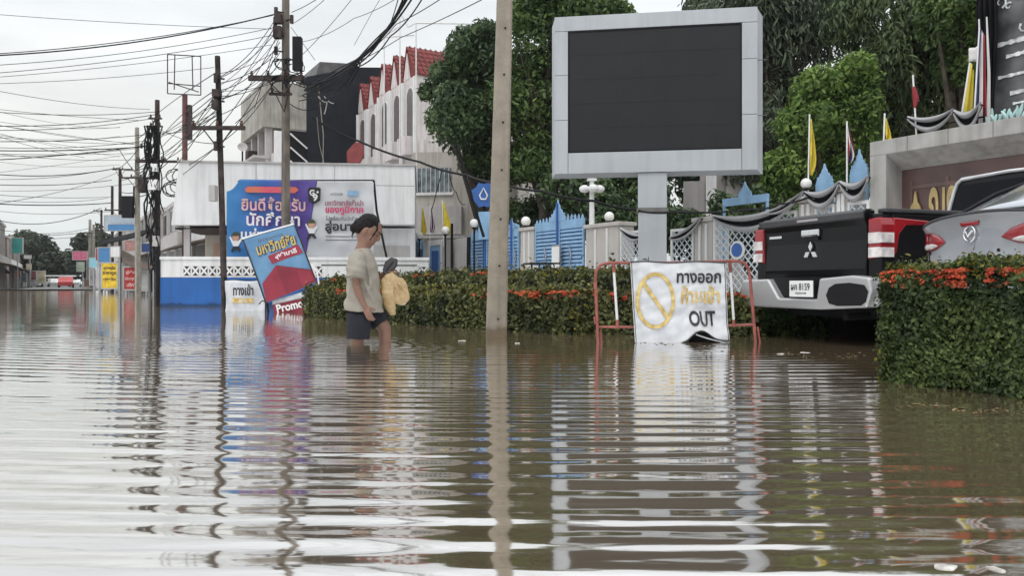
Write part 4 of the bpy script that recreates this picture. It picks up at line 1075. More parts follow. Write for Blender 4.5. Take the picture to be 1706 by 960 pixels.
b = MB(); b.box(.01, .2, .1, .9, 7.3, 9.5); b.build("white_panel", white_clean, t)
b = MB(); b.box(.011, .15, 1.0, 2.0, 6.6, 9.6); b.build("stair_opening", black, t)
for k in range(4):
    b = MB(); b.tube([(.22, 1.0, 7.0 + k * .8), (.22, 2.0, 6.2 + k * .8)], .05, 6); b.build("stair_rail", white_paint, t)
b = MB(); b.box(-3.5, -2.7, -.8, -.1, 8.06, 8.7); b.build("balcony_clutter", darkpole, t, bevel=.05)
t = thing("roof_dish", "white satellite dish on the roof edge of the concrete block", "satellite dish", at(404, 246, 46), R(20))
b = MB(); b.lathe([(.02, 0), (.4, .08), (.62, .22), (.64, .22), (.42, .05), (.02, -.03)], 18, Matrix.Rotation(R(70), 4, 'X') @ Matrix.Scale(.45, 4)); b.build("dish", plaster, t, smooth=True)
b = MB(); b.cyl((0, .1, -2.6), (0, .1, 0), .05, n=8); b.build("mast", black, t)
t = thing("red_sign_box", "small faded red angular sign box above the white building", "sign", at(594, 272, 30), R(8))
b = MB(); b.prism([(-.35, 0), (.12, 0), (.30, .35), (.22, .78), (-.05, .78), (-.36, .42)], -.15, .15); b.build("box", mat("faded_red", (.24, .05, .05), .7), t, bevel=.02)
b = MB(); b.cyl((0, 0, -2.5), (0, 0, 0), .05, n=8); b.build("post", steel, t)
t = thing("annex_building", "small beige building with a barred window right of the white building", "building", (at(688, HY, 34).x, 34, 0), R(-8))
beige = mat("beige_plaster", (.50, .46, .42), .85, var=.08, scale=1, streak=.3)
b = MB(); b.box(0, 4.6, 0, 5, -.2, 6.3); b.build("wall", beige, t)
b = MB(); b.box(.2, 1.7, -.05, .02, 4.55, 5.6); f = b.build("window", mat("blue_grey_glass", (.10, .14, .16), .15, var=.5, scale=3, col2=(.22, .27, .28)), t)
b = MB(); b.box(.1, 1.8, -.10, -.03, 4.42, 4.54)
for i in range(8): b.box(.2 + i * .2, .225 + i * .2, -.08, -.055, 4.55, 5.6)
b.build("bars", white_paint, f)
b = MB(); b.box(.1, 2.2, -.3, 0, 2.7, 3.9); b.build("shop_fascia", plaster, t)
b = MB(); b.box(0, 4.6, -1.0, 0, 2.5, 2.62); b.build("canopy", plaster, t)
t = thing("gate_house", "pale pink gate house with a column glimpsed under the right end of the screen", "building", at(1150, HY, 28).xy.to_3d(), R(-12))
b = MB(); b.box(.3, 2.3, .5, 3, -.2, 4.0); b.build("wall", pinkplaster, t); b = MB(); b.box(.45, .75, -.2, .1, -.2, 4.2); b.build("column", white_paint, t)
b = MB(); b.box(-.2, .44, -.1, .4, 2.35, 2.6); b.box(-.2, .44, .41, .5, 2.0, 3.6); b.build("sill", plaster, t)
b = MB(); b.prism([(1.0, 2.5), (2.2, 2.5), (1.5, 3.7), (1.1, 3.9)], .3, .45); b.build("brace_panel", plaster, t)
t.scale = (1.2, 1.2, 1.2)
# pipe frames in front of the town houses
pf = thing("pipe_frame", "thin pale pipe frame standing in front of the red roofed row", "pipe frame", at(667, HY, 33).xy.to_3d(), 0)
q = lambda px, py: at(px, py, 33) - Vector(pf.location)
b = MB()
for pts in ([(640, 300), (640, 62), (652, 52), (664, 44)], [(667, 310), (666, 20), (680, 45), (692, 38), (770, 39), (812, 40)], [(694, 300), (693, 38)], [(640, 62), (690, 58)]):
    b.tube([q(*p_) for p_ in pts], .030, 6)
b.build("pipes", white_paint, pf)

# ================================================================== street shops (right side beyond the white building)
def sgn(name, label, px0, px1, py0, py1, Y, m, cat="sign", rz=0, group=None, post=None, lines=None, lm=None, th=.12):
    p0 = at(px0, py1, Y); p1 = at(px1, py0, Y)
    cx = (p0.x + p1.x) / 2; t = thing(name, label, cat, (cx, Y, 0), rz, group)
    hw_ = (p1.x - p0.x) / 2
    b = MB(); b.box(-hw_, hw_, 0, th, p0.z, p1.z); b.build("board", m, t, bevel=.01)
    b = MB(); f_ = .05 * (p1.z - p0.z)
    b.box(-hw_ - f_, -hw_ + .0, -.02, th + .01, p0.z - f_, p1.z + f_); b.box(hw_, hw_ + f_, -.02, th + .01, p0.z - f_, p1.z + f_); b.box(-hw_, hw_, -.02, th + .01, p1.z, p1.z + f_); b.box(-hw_, hw_, -.02, th + .01, p0.z - f_, p0.z); b.build("frame", plaster, t)
    if post:
        b = MB()
        for x in post:
            b = MB(); b.cyl((x * hw_, th * .5, -.4), (x * hw_, th * .5, p0.z - f_), .06, n=8); b.build("post", steel, t)
    if lines:
        for i, (s, fx, fz, fw, fh) in enumerate(lines):
            text("lettering", s, lm, t, fx * hw_, p0.z + (p1.z - p0.z) * fz, fw * hw_ * 2, fh * (p1.z - p0.z), y=-.012, bold=.03)
    return t
def shop(label, u0, v0, v1, h, wallm, signm, awn=None, depth=9, side=1, floors=2):
    t = thing("shop_house", label, "shop", UV(u0, v0), FR if side > 0 else FR + math.pi, 'shop houses along the street')
    W_ = abs(v1 - v0); s = -1 if side > 0 else 1
    x0, x1 = (-W_, 0) if side > 0 else (0, W_)
    b = MB(); b.box(x0, x1, 0, depth, -.3, h); b.build("wall", wallm, t)
    b = MB(); b.box(x0 - .1, x1 + .1, -.15, depth + .1, h, h + .25); b.build("roof_edge", plaster, t)
    n = max(1, int(W_ / 3.5))
    for i in range(n):
        a = x0 + W_ * i / n
        b = MB(); b.box(a + .25, a + W_ / n - .25, -.05, .0, -.2, 2.6); b.build("shutter", mat("shop_shutter", (.16, .155, .15), .6, var=.3, scale=2), t)
        for k in range(1, floors):
            b = MB(); b.box(a + .6, a + W_ / n - .6, -.06, -.003, .8 + k * 3, 2.1 + k * 3); b.build("window", glassd, t)
        b = MB(); b.box(a + .02, a + .22, -.2, -.003, -.3, h - .003); b.build("pier", plaster, t)
    b = MB(); b.box(x0 + .3, x1 - .3, -.45, -.21, 2.75, 3.5); b.build("fascia_sign", signm, t)
    if awn:
        b = MB(); b.prism([(-.02, 2.72), (-1.9, 2.25), (-1.9, 2.32), (-.02, 2.80)], x0 + .1, x1 - .1, 'x'); b.build("awning", awn, t)
    return t
tan = mat("brown_tarpaulin", (.115, .085, .066), .9, var=.3, scale=3)
shop("cream shop house behind the power pole with the brown tarpaulin", 6.4, 36, 46, 4.9, plaster, white_paint, tan)
shop("white shop house below the blue roll awning", 6.0, 46.3, 58, 5.3, white_paint, plaster, None)
shop("narrow grey shop house between the white shop house and the pink sign", 5.6, 58.4, 76, 5.6, oldconc, plaster, tan)
shop("farthest shop house on the right side of the street", 5.2, 78, 110, 5.8, plaster, white_paint, None, floors=2)
shop("grey shop house behind the satellite dish at the left edge", -5.6, 84, 106, 7.0, oldconc, plaster, tan, side=-1)
shop("brown shop house on the left side below the teal sign", -5.5, 108, 150, 6.0, mat("brown_shop_wall", (.22, .15, .12), .8, var=.3, scale=1), white_paint, tan, side=-1)
shop("farther pale shop house on the left side of the street", -5.4, 153, 230, 6.0, plaster, tan, None, side=-1)
rm = mat("red_sign_print", (.36, .020, .018), .6, var=.2); ym = mat("yellow_sign_print", (.70, .47, .03), .6, var=.2)
sgn("shop_sign", "red sign board with pale lettering under the brown tarpaulin", 207, 234, 446, 482, 40, rm, post=(-.8, .8), lines=[("อู่ซ่อม", 0, .78, .8, .2), ("เปิดทุกวัน", 0, .48, .9, .18), ("บริการ", 0, .2, .7, .18)], lm=cream)
sgn("shop_sign", "yellow sign board with dark lettering left of the red sign", 170, 195, 439, 480, 50, ym, post=(-.7, .7), lines=[("ขายส่ง", 0, .82, .8, .16), ("ราคาถูก", 0, .58, .9, .16), ("ทุกชนิด", 0, .34, .8, .16)], lm=ink)
sgn("light_box_sign", "blue and white roll sign box on top of the white shop house", 172, 226, 359, 384, 49, mat("pale_blue_print", (.36, .42, .48), .5, var=.1), rz=R(-8))
b = MB(); p = at(199, 378, 48.9); t = sgn("light_box_sign", "narrow bright blue strip sign under the pale roll sign box", 178, 226, 374, 384, 48.6, mat("mid_blue_print", (.06, .20, .42), .5, var=.1), rz=R(-8))
sgn("hanging_sign", "pink sign board hung over the far street", 121, 145, 419, 433, 82, mat("pink_board", (.60, .16, .26), .6, var=.2), post=(.95,))
sgn("hanging_sign", "pale turquoise hanging sign left of the yellow board", 149, 162, 430, 446, 70, mat("turquoise_board", (.22, .46, .56), .6, var=.1), post=(0,))
sgn("hanging_sign", "blue painted panel above the yellow board", 164, 183, 413, 437, 53, mat("mid_blue_print", (.06, .20, .42), .5), post=(-.9,))
sgn("hanging_sign", "small white panel between blue panel and brown tarpaulin", 184, 199, 411, 428, 46, white_paint, post=(.9,))
sgn("hanging_sign", "pinkish faded panel above the brown tarpaulin", 208, 231, 401, 418, 44, mat("faded_pink_board", (.42, .22, .20), .7, var=.2), post=(.9,))
sgn("hanging_sign", "teal sign with pale stripes over the left shops", 20, 37, 397, 422, 78, mat("teal_board", (.06, .32, .29), .6, var=.3, scale=.6), post=(0,))
POL = 'utility poles along the road'
def insul(b, x, y, z, s=1.0): b.lathe([(.025*s, 0), (.06*s, .02*s), (.03*s, .05*s), (.06*s, .07*s), (.03*s, .10*s), (.045*s, .14*s), (.01*s, .16*s)], 10, Matrix.Translation((x, y, z)))
def upole(label, px, Y, ztop, r0, r1, m, lean=0.0, arms=(), lean_y=0, boxes=(), spools=()):
    p = at(px, HY, Y); p.z = 0
    t = thing("utility_pole", label, "utility pole", p, 0, POL)
    b = MB(); b.tube([(0, 0, -.4), (lean * .5, 0, ztop * .5), (lean, 0, ztop)], [r0 * 1.2, (r0 + r1) * .58, r1 * 1.15], 4 if r0 > .06 else 10)
    b.build("shaft", m, t, bevel=.012)
    for (z, xl, xr, th) in arms:
        b = MB(); x = lean * z / ztop; b.box(x + xl, x + xr, -r0 - .10, -r0 - .005, z - th / 2, z + th / 2); ar = b.build("crossarm", darkpole, t, bevel=.008)
        b = MB()
        n_ = max(2, int((xr - xl) / .35))
        for i in range(n_): insul(b, x + xl + .08 + (xr - xl - .16) * i / (n_ - 1), -r0 - .05, z + th / 2, .8)
        b.build("insulators", mat("brown_porcelain", (.10, .05, .035), .25, var=.2), ar)
        b = MB(); b.tube([(x + xl * .55, -r0 - .05, z), (x, -r0 - .03, z - .45)], .015, 6); b.tube([(x + xr * .55, -r0 - .05, z), (x, -r0 - .03, z - .45)], .015, 6); b.build("brace", darkpole, t)
    for (x, z, w_, h_, mm) in boxes:
        b = MB(); b.box(x - w_/2, x + w_/2, -r0 - .2, -r0 - .005, z - h_/2, z + h_/2); b.build("junction_box", mm, t, bevel=.01)
    for (x, z) in spools:
        b = MB(); b.tube([(x, -r0 - .06, z - .1), (x, -r0 - .06, z + .1)], [.05, .05], 8); b.cyl((x, -r0 - .06, z), (0, -r0 * .5, z), .02, n=6); b.build("spool_insulator", darkpole, t)
    return t
clut = [("small cream sign on a pole at the left kerb", 44, 52, 440, 449, 96, (.50,.44,.32)), ("tiny orange shop panel beside the satellite dish", 26, 34, 452, 462, 90, (.42,.20,.08)), ("pale blue shop panel low on the left", 36, 44, 455, 470, 94, (.25,.33,.40)),
 ("maroon shop panel on the left under the trees", 52, 60, 452, 466, 100, (.20,.06,.06)), ("beige shop panel on the left nearest the far cars", 63, 75, 452, 472, 112, (.42,.38,.24)), ("small white roof sign over the left shops", 40, 52, 425, 431, 100, (.6,.6,.6)),
 ("grey board between turquoise sign and yellow board", 150, 160, 450, 474, 74, (.22,.22,.23)), ("dark red panel left of the blue painted panel", 160, 166, 414, 434, 58, (.25,.03,.04)), ("pale green cloth sign under the pink sign", 128, 140, 437, 452, 86, (.34,.42,.34)),
 ("white panel low beside the red sign board", 236, 246, 452, 484, 39, (.45,.44,.43)), ("dark blue panel under the canopy arm", 236, 252, 406, 420, 41, (.03,.07,.22)), ("brown crate stack front below the turquoise sign", 140, 149, 466, 478, 80, (.16,.10,.07)), ("narrow white banner on the far right pavement", 163, 168, 446, 478, 62, (.6,.6,.62))]
for lab, xa_, xb_, ya_, yb_, Y_, col_ in clut:
    sgn("street_sign", lab, xa_, xb_, ya_, yb_, Y_, mat("street_print_" + lab[-9:].replace(" ", "_"), col_, .7, var=.35, scale=1.2), post=(.6,), th=.06)
for lab, px_, Y_, h_ in (("grey utility pole behind the teal sign", 22, 96, 6.6), ("thin utility pole among the left far trees", 47, 118, 7.2), ("thin utility pole over the beige panel", 80, 150, 7.0)):
    upole(lab, px_, Y_, h_, .12, .09, concrete, arms=((h_ - .7, -.7, .7, .09),))
# sloping dark canopy and brown tarpaulin
t = thing("tarpaulin", "sagging brown tarpaulin stretched over the red sign", "tarpaulin", at(202, 415, 42), 0)
a0, a1, a2, a3 = [at(*q) - Vector(t.location) for q in ((201, 415, 44), (258, 440, 38), (204, 438, 41), (256, 447, 35.5))]
b = MB(); b.grid(lambda a, c: a0.lerp(a1, a).lerp(a2.lerp(a3, a), c) + Vector((0, 0, -.12 * math.sin(a * 3.1) + .05 * math.sin(c * 9 + a * 4))), 12, 8); b.build("sheet", tan, t, smooth=True, solid=.02)
for q in (a2, a3):
    b = MB(); b.cyl((q.x, q.y, -2.5), q, .04, n=6); b.build("pole", steel, t)
t = thing("canopy", "black sloping canopy arm over the white shop front", "canopy", at(176, 400, 45), 0)
q0, q1 = Vector((0, 0, 0)), at(250, 382, 37) - Vector(t.location)
b = MB(); b.grid(lambda a, c: q0.lerp(q1, a) + Vector((.1 * c, -.9 * c, -.35 * c)), 8, 3); b.build("sheet", blackc, t, solid=.06)
b = MB(); b.tube([q1 + Vector((0, .2, -3.0)), q1], .05, 6); b.build("post", black, t)
t = thing("parking_awning", "long white awning over parked cars at the end of the street", "awning", at(100, HY, 108).xy.to_3d(), 0)
b = MB(); b.box(-1.5, 1.6, -1.2, 1.2, 1.62, 1.8); b.build("roof", white_clean, t, bevel=.03)
for x in (-1.4, 1.5):
    b = MB(); b.cyl((x, 0, 0), (x, 0, 1.62), .06, n=8); b.build("post", steel, t)
def far_car(label, px, Y, m, rz):
    t = thing("parked_car", label, "car", at(px, HY, Y).xy.to_3d() + Vector((0, 0, .06)), rz, 'cars at the end of the street')
    b = MB(); b.prism([(-2, .3), (2, .3), (2.05, .75), (1.2, .9), (.7, 1.4), (-.9, 1.45), (-1.5, .95), (-2.0, .85)], -.82, .82, 'y'); b.build("body", m, t, bevel=.08)
    b = MB(); b.prism([(.65, 1.33), (1.05, .95), (-1.3, .98), (-.88, 1.38)], -.83, .83, 'y'); b.build("windows", glassd, t)
    for x in (-1.25, 1.25):
        for y in (-.78, .78):
            b = MB(); b.lathe([(.1, -.09), (.31, -.09), (.31, .09), (.1, .09)], 16, Matrix.Translation((x, y, .31)) @ Matrix.Rotation(R(90), 4, 'X')); b.build("wheel", rubber, t)
    return t
redpaint = mat("red_car_paint", (.42, .015, .02), .3, coat=.6); whitepaint = mat("white_car_paint", (.72, .72, .72), .3, coat=.5)
far_car("small red car under the white awning at the street's end", 110, 100, redpaint, R(118))
far_car("white car left of the red car at the street's end", 90, 128, whitepaint, R(122))
far_car("white car right of the red car at the street's end", 125, 128, whitepaint, R(116))
far_car("pale car parked by the left shops", 66, 120, whitepaint, R(100))
p = at(14, 443, 92); t = thing("satellite_dish", "round grey satellite dish on a mast at the left edge", "satellite dish", (p.x, p.y, 0), R(10))
b = MB(); b.lathe([(.02, 0), (.3, .04), (.50, .16), (.52, .16), (.32, .01), (.02, -.03)], 18, Matrix.Translation((0, 0, p.z)) @ Matrix.Rotation(R(75), 4, 'X')); b.build("dish", plaster, t, smooth=True)
b = MB(); b.cyl((0, .1, 0), (0, .1, p.z), .04, n=8); b.build("mast", steel, t)
t = thing("market_umbrella", "purple striped market canopy at the left edge", "canopy", at(-4, HY, 88).xy.to_3d(), 0)
b = MB(); b.lathe([(1.5, 1.75), (.9, 2.25), (.05, 2.7)], 8); b.build("cover", mat("purple_cloth", (.22, .08, .20), .8, var=.3), t); b = MB(); b.cyl((0, 0, 0), (0, 0, 2.7), .04, n=8); b.build("pole", steel, t)

# ================================================================== utility poles
pA = upole("tall utility pole with a broken crossarm rising in front of the banner", 476, 20, 9.6, .105, .085, mat("brown_concrete", (0.17, 0.145, 0.125), .9, var=.3, scale=3, bump=.3, streak=.45), lean=0, arms=((5.80, -.90, .52, .13), (5.40, -.38, .20, .06)), boxes=((.36, 6.4, .22, .85, black), (-.12, 7.3, .18, .25, darkpole), (-.14, 6.95, .2, .3, darkpole)), spools=((-.2, 7.5), (-.22, 7.25), (-.2, 6.9), (.2, 7.3), (-.2, 6.5)))
b = MB(); gq = random.Random(5)
for i in range(14):
    cx, cz = gq.uniform(-.15, .45), gq.uniform(5.4, 6.3); rr = gq.uniform(.08, .3)
    b.tube([(cx + rr * math.cos(a_ * .7) * gq.uniform(.8, 1.1), -.22 + .04 * math.sin(a_), cz + rr * .8 * math.sin(a_ * .7)) for a_ in range(gq.randint(5, 10))], .014, 5)
b.build("cable_tangle", black, pA)
pB = upole("leaning wooden utility pole with a single crossarm in front of the blue wall", 375, 17.3, 5.62, .060, .052, darkpole, lean=-.17, arms=((4.0, -.62, .60, .085),), boxes=((-.12, 4.75, .16, .16, darkpole), (-.15, 4.5, .12, .2, darkpole), (-.2, 2.55, .14, .35, plaster)), spools=((-.16, 5.1), (-.16, 4.6), (-.16, 3.6)))
b = MB()
for i in range(5): b.tube([(-.1 - .05 * math.sin(a_ * .8 + i), -.1, 4.9 - .12 * a_) for a_ in range(12)], .009, 5)
b.build("cable_tangle", black, pB)
pC = upole("cable-wrapped dark utility pole with white meter boxes left of the blue wall", 262, 30, 7.65, .12, .085, darkpole, arms=((5.25, -.7, .95, .09), (6.6, -.25, .25, .06), (6.9, -.25, .25, .06)), boxes=((.0, 5.0, .28, .3, white_paint), (-.04, 4.35, .36, .4, white_paint), (.05, 2.2, .2, .4, plaster)), spools=((-.25, 6.3), (-.25, 5.9)))
b = MB()
for i in range(16):
    x0 = gq.uniform(-.32, .28); pts = [(x0 + gq.uniform(-.10, .10), -.2 - gq.uniform(0, .15), 6.6 - a_ * .33) for a_ in range(gq.randint(8, 18))]; b.tube(pts, gq.uniform(.018, .045), 5)
b.build("cable_tangle", black, pC)
b = MB()
for i in range(6):
    cx = .75 + gq.uniform(-.3, .4); cz = 4.3 + gq.uniform(-.4, .5); rr = gq.uniform(.25, .5)
    b.tube([(cx + rr * math.cos(a_ * .6), -.2 + .05 * math.sin(a_), cz + rr * .8 * math.sin(a_ * .6)) for a_ in range(11)], .02, 5)
b.build("cable_coil", black, pC)
pD = upole("slim grey utility pole just left of the cable-wrapped pole", 230, 36, 7.8, .13, .09, concrete, lean=-.05, arms=((6.25, .0, 1.3, .08), (5.45, -.7, .75, .07)), boxes=((.35, 5.1, .4, .7, darkpole), (-.35, 4.1, .5, 1.0, black)), spools=((.25, 6.9),))
upole("utility pole with curled lead behind the roll sign box", 200, 50, 8.0, .12, .09, darkpole, arms=((7.9, -.4, .9, .08), (5.3, -.9, .6, .08)), boxes=((.9, 4.9, .6, 1.1, black), (1.1, 6.2, .25, 1.2, darkpole)))
upole("shorter utility pole with a side bracket left of the roll sign box", 187, 56, 7.6, .11, .09, darkpole, arms=((4.4, -1.0, .5, .08), ))
upole("distant utility pole with a bent top bracket", 169, 76, 7.8, .12, .1, darkpole, arms=((7.7, -.7, .2, .09),))
upole("distant pale utility pole with a small crossarm behind the turquoise sign", 150, 92, 8.2, .2, .15, concrete, arms=((6.6, -1.0, 1.0, .1),))
upole("distant grey utility pole beside the pink sign", 156, 84, 7.0, .16, .12, concrete, arms=())
upole("black utility pole over the left shops", 15, 112, 7.6, .14, .12, black, arms=((6.8, -1.6, .4, .1),))

# empty sign frame on its post
fr_ = thing("empty_sign_frame", "empty rectangular sign frame on a rusty post above the white building", "sign frame", at(308, HY, 40).xy.to_3d(), R(12))
s4 = 40 / F
zq = lambda py: CH - (py - HY) * s4
b = MB(); x0, x1 = -27 * s4, 25 * s4
for (xa, za, xb, zb) in ((x0, zq(92), x1, zq(92)), (x1, zq(92), x1, zq(157)), (x1, zq(157), x0, zq(157)), (x0, zq(157), x0, zq(92)), (x0 + .35, zq(93), x0 + .32, zq(150)), (x1 - .42, zq(93), x1 - .38, zq(150)), (x0 + .05, zq(138), x1 - .1, zq(152)), (x0, zq(140), x1, zq(142))):
    b.tube([(xa, 0, za), (xb, 0, zb)], .028, 6)
b.build("frame", darkpole, fr_)
b = MB(); b.cyl((0, 0, -.3), (0, 0, zq(158)), .14, .13, 10); b.build("post", mat("rusty_paint", (.13, .05, .05), .8, var=.4, scale=2, streak=.3), fr_)
b = MB(); b.box(.14, .34, -.15, .15, zq(232), zq(175)); b.build("control_box", darkpole, fr_)

# ================================================================== cables
def cable(label, pts, wpx, sag=0, group='overhead cables', m=black, name="overhead_cable"):
    W_ = [at(*p_) for p_ in pts]
    o = W_[0].copy(); out_ = []
    for i in range(len(W_) - 1):
        n = 14; k0 = -9 if (i == 0 and pts[0][0] == 0) else 0; k1 = n + 1 + (9 if pts[-1][1] < 0 else 0) if i == len(W_) - 2 else n
        for k in range(k0, k1):
            a = k / n; q = W_[i].lerp(W_[i + 1], a); q.z -= 4 * a * (1 - a) * sag * ((pts[i][2] + pts[i+1][2]) / 2) / F
            out_.append(q - o)
    ym = sum(p_[2] for p_ in pts) / len(pts)
    b = MB(); b.tube(out_, max(.004, wpx * ym / F / 2), 5)
    c = b.build(name, m, None, smooth=True); c.location = o
    return tag(c, label, "cable", group)
LS = "thin black overhead cable crossing the pale sky at the left"
for a, c, sag, wd in (((0, 92, 18), (463, 22, 20), 12, 2.6), ((0, 89, 18), (455, 25, 20), 9, 1.6), ((0, 24, 18), (458, 48, 20), 3, 1.0), ((0, 108, 18), (458, 45, 20), 9, 1.2), ((0, 121, 18), (456, 58, 20), 7, 1.2), ((0, 128, 18), (455, 74, 20), 5, 1.0), ((0, 139, 18), (357, 112, 17.3), 4, 1.0),
    ((0, 152, 22), (250, 182, 30), 5, .9), ((0, 187, 26), (262, 186, 30), 5, 1.2), ((0, 210, 26), (262, 190, 30), 6, 1.4), ((0, 217, 26), (260, 196, 30), 6, 1.2), ((0, 236, 28), (262, 222, 30), 4, 1.2), ((0, 246, 28), (262, 232, 30), 6, 1.1), ((0, 251, 28), (260, 243, 30), 3, 2.0), ((0, 266, 28), (262, 240, 30), 3, 1.8), ((0, 228, 28), (140, 262, 30), 3, .8),
    ((0, 291, 45), (200, 279, 50), 7, 1.6), ((0, 299, 45), (188, 281, 50), 5, .9), ((0, 308, 45), (186, 300, 56), 4, 1.3), ((0, 318, 45), (230, 305, 36), 4, .8), ((0, 325, 45), (186, 328, 56), 3, .9), ((0, 334, 45), (180, 330, 56), 5, .8), ((0, 340, 45), (186, 338, 56), 3, 1.8),
    ((0, 368, 75), (168, 347, 76), 14, 1.3), ((0, 383, 75), (150, 380, 92), 8, .9), ((30, 392, 100), (150, 386, 92), 3, 1.0), ((60, 398, 100), (150, 392, 92), 2, .8), ((0, 352, 60), (186, 352, 56), 5, .8)):
    cable(LS, [a, c], wd * .92, sag, 'cables crossing the left sky')
for q in range(16):
    ya = rng.uniform(170, 345); yb0 = ya * .55 + rng.uniform(95, 150)
    cable(LS, [(0, ya, 30), (rng.choice((262, 230, 200)), yb0, rng.choice((30, 36, 48)))], rng.uniform(.5, .9), rng.uniform(1, 9), 'cables crossing the left sky')
AB = "sagging black cable strung between the tall pole and the leaning wooden pole"
for a, c, sag in (((462, 26, 20), (366, 128, 17.3), 14), ((462, 50, 20), (366, 130, 17.3), 10), ((466, 70, 20), (368, 150, 17.3), 16), ((468, 85, 20), (368, 165, 17.3), 16), ((450, 135, 20), (370, 160, 17.3), 6), ((468, 100, 20), (370, 190, 17.3), 14), ((466, 60, 20), (424, 180, 18.5), -4), ((470, 120, 20), (392, 205, 17.3), 6), ((455, 140, 20), (372, 235, 17.3), 10)):
    cable(AB, [a, c], 1.25, sag, 'cables between tall pole and wooden pole')
BC = "black cable running from the leaning wooden pole to the cable-wrapped pole"
for a, c, sag in (((364, 118, 17.3), (266, 186, 30), -2), ((362, 148, 17.3), (266, 232, 30), -8), ((362, 155, 17.3), (268, 225, 30), 3), ((364, 180, 17.3), (268, 262, 30), 0), ((364, 195, 17.3), (268, 270, 30), 6), ((340, 208, 17.3), (268, 300, 30), 8), ((366, 240, 17.3), (280, 288, 30), 6), ((364, 165, 17.3), (268, 247, 30), -5)):
    cable(BC, [a, c], 1.25, sag, 'cables between wooden pole and wrapped pole')
CD = "short black cable hanging between the cable-wrapped pole and the slim grey pole"
for a, c, sag in (((262, 192, 30), (229, 230, 36), 6), ((262, 235, 30), (229, 268, 36), 6), ((262, 240, 30), (230, 300, 36), 10), ((258, 270, 30), (202, 300, 50), 5), ((260, 300, 30), (202, 320, 50), 8), ((258, 320, 30), (202, 330, 50), 3)):
    cable(CD, [a, c], 1.5, sag, 'cables between wrapped pole and slim pole')
UP = "black cable climbing from the tall pole toward the upper right over the dark wall"
for pts, wd, sag in (([(508, 150, 20), (590, 103, 18), (640, 55, 17), (690, -25, 15)], 5.0, 3), ([(505, 158, 20), (588, 108, 18), (645, 52, 17), (700, -25, 15)], 3.0, 4), ([(500, 140, 20), (586, 112, 18), (638, 60, 17), (680, -25, 15)], 2.6, 8), ([(498, 168, 20), (592, 112, 18), (650, 60, 17), (716, -25, 15)], 2.2, 10), ([(512, 145, 20), (596, 98, 18), (648, 44, 17), (690, -25, 15)], 2.4, -2), ([(510, 165, 20), (570, 150, 19), (604, 96, 18)], 2.0, 10), ([(495, 128, 20), (548, 138, 19), (592, 106, 18)], 2.0, 6), ([(490, 110, 20), (520, 150, 20), (560, 135, 19)], 1.4, 6), ([(482, 172, 20), (530, 178, 20), (596, 108, 18)], 1.6, 8), ([(500, 160, 20), (580, 120, 18), (650, 40, 17), (668, -20, 15)], 1.6, 3), ([(520, 168, 20), (600, 100, 18), (660, 40, 17), (760, -20, 14)], 1.4, 3), ([(486, 40, 20), (560, -20, 17)], 1.0, 4), ([(486, 20, 20), (540, -10, 18)], 1.2, 2), ([(500, 70, 20), (590, 30, 18), (700, -30, 15)], 1.0, 6), ([(496, 98, 20), (600, -20, 17)], 1.0, 5), ([(488, 138, 20), (560, 148, 19), (600, 100, 18)], 1.8, 6), ([(505, 160, 20), (560, 160, 19), (594, 104, 18)], 2.2, 6), ([(485, 45, 20), (525, 100, 20)], .9, 0), ([(590, 105, 18), (668, 62, 17), (830, -15, 12)], 1.4, 2), ([(590, 75, 18), (620, 20, 17), (650, -30, 16)], .8, 0)):
    cable(UP, pts, wd, sag, 'cables climbing right from the tall pole')
g7 = random.Random(71)
for q in range(9):
    cable(AB, [(466 + g7.uniform(-12, 6), g7.uniform(20, 135), 20), (366 + g7.uniform(-3, 5), g7.uniform(120, 245), 17.3)], g7.uniform(.8, 1.4), g7.uniform(2, 16), 'cables between tall pole and wooden pole')
for q in range(9):
    cable(BC, [(364 + g7.uniform(-4, 4), g7.uniform(120, 260), 17.3), (264 + g7.uniform(-4, 4), g7.uniform(185, 320), 30)], g7.uniform(.8, 1.4), g7.uniform(0, 12), 'cables between wooden pole and wrapped pole')
for q in range(6):
    cable(CD, [(262, g7.uniform(190, 330), 30), (g7.choice((229, 200)), g7.uniform(230, 360), 38)], g7.uniform(.9, 1.6), g7.uniform(2, 12), 'cables between wrapped pole and slim pole')
cable("thick black cable sagging from the tall pole to behind the screen post", [(520, 196, 20), (600, 236, 20), (700, 270, 19), (778, 292, 18), (832, 305, 17), (900, 318, 16.5), (990, 335, 16.2), (1063, 350, 15.8)], 4.2, 3)
cable("black cable running from the screen post over the pickup to the yellow flag pillar", [(1063, 351, 14.8), (1125, 353, 14.7), (1250, 349, 14.6), (1300, 340, 14.5), (1356, 325, 14.3)], 3.5, 3)
cable("thick black stay cable slanting down just left of the concrete pole", [(762, 240, 24), (780, 310, 24), (806, 395, 24)], 5.0, 0)
cable("thin black drop cable hanging in front of the annex window", [(737, 280, 30), (727, 320, 30), (718, 352, 30)], 1.6, 3)
cable("black drop cable curling down beside the stay cable", [(748, 285, 29), (760, 320, 29), (775, 340, 29)], 1.4, 8)
for pts in ([(530, 160, 19.5), (545, 170, 19.5), (540, 190, 19.5)], [(540, 160, 19.5), (556, 172, 19.5)]):
    cable("short pale cut cable end dangling in front of the dark wall", pts, 1.8, 3, 'pale cut cable ends', m=plaster)
cable("pale conduit line on the dark wall", [(528, 195, 19.8), (532, 240, 19.8), (540, 272, 19.8)], 1.0, 0, m=concrete)
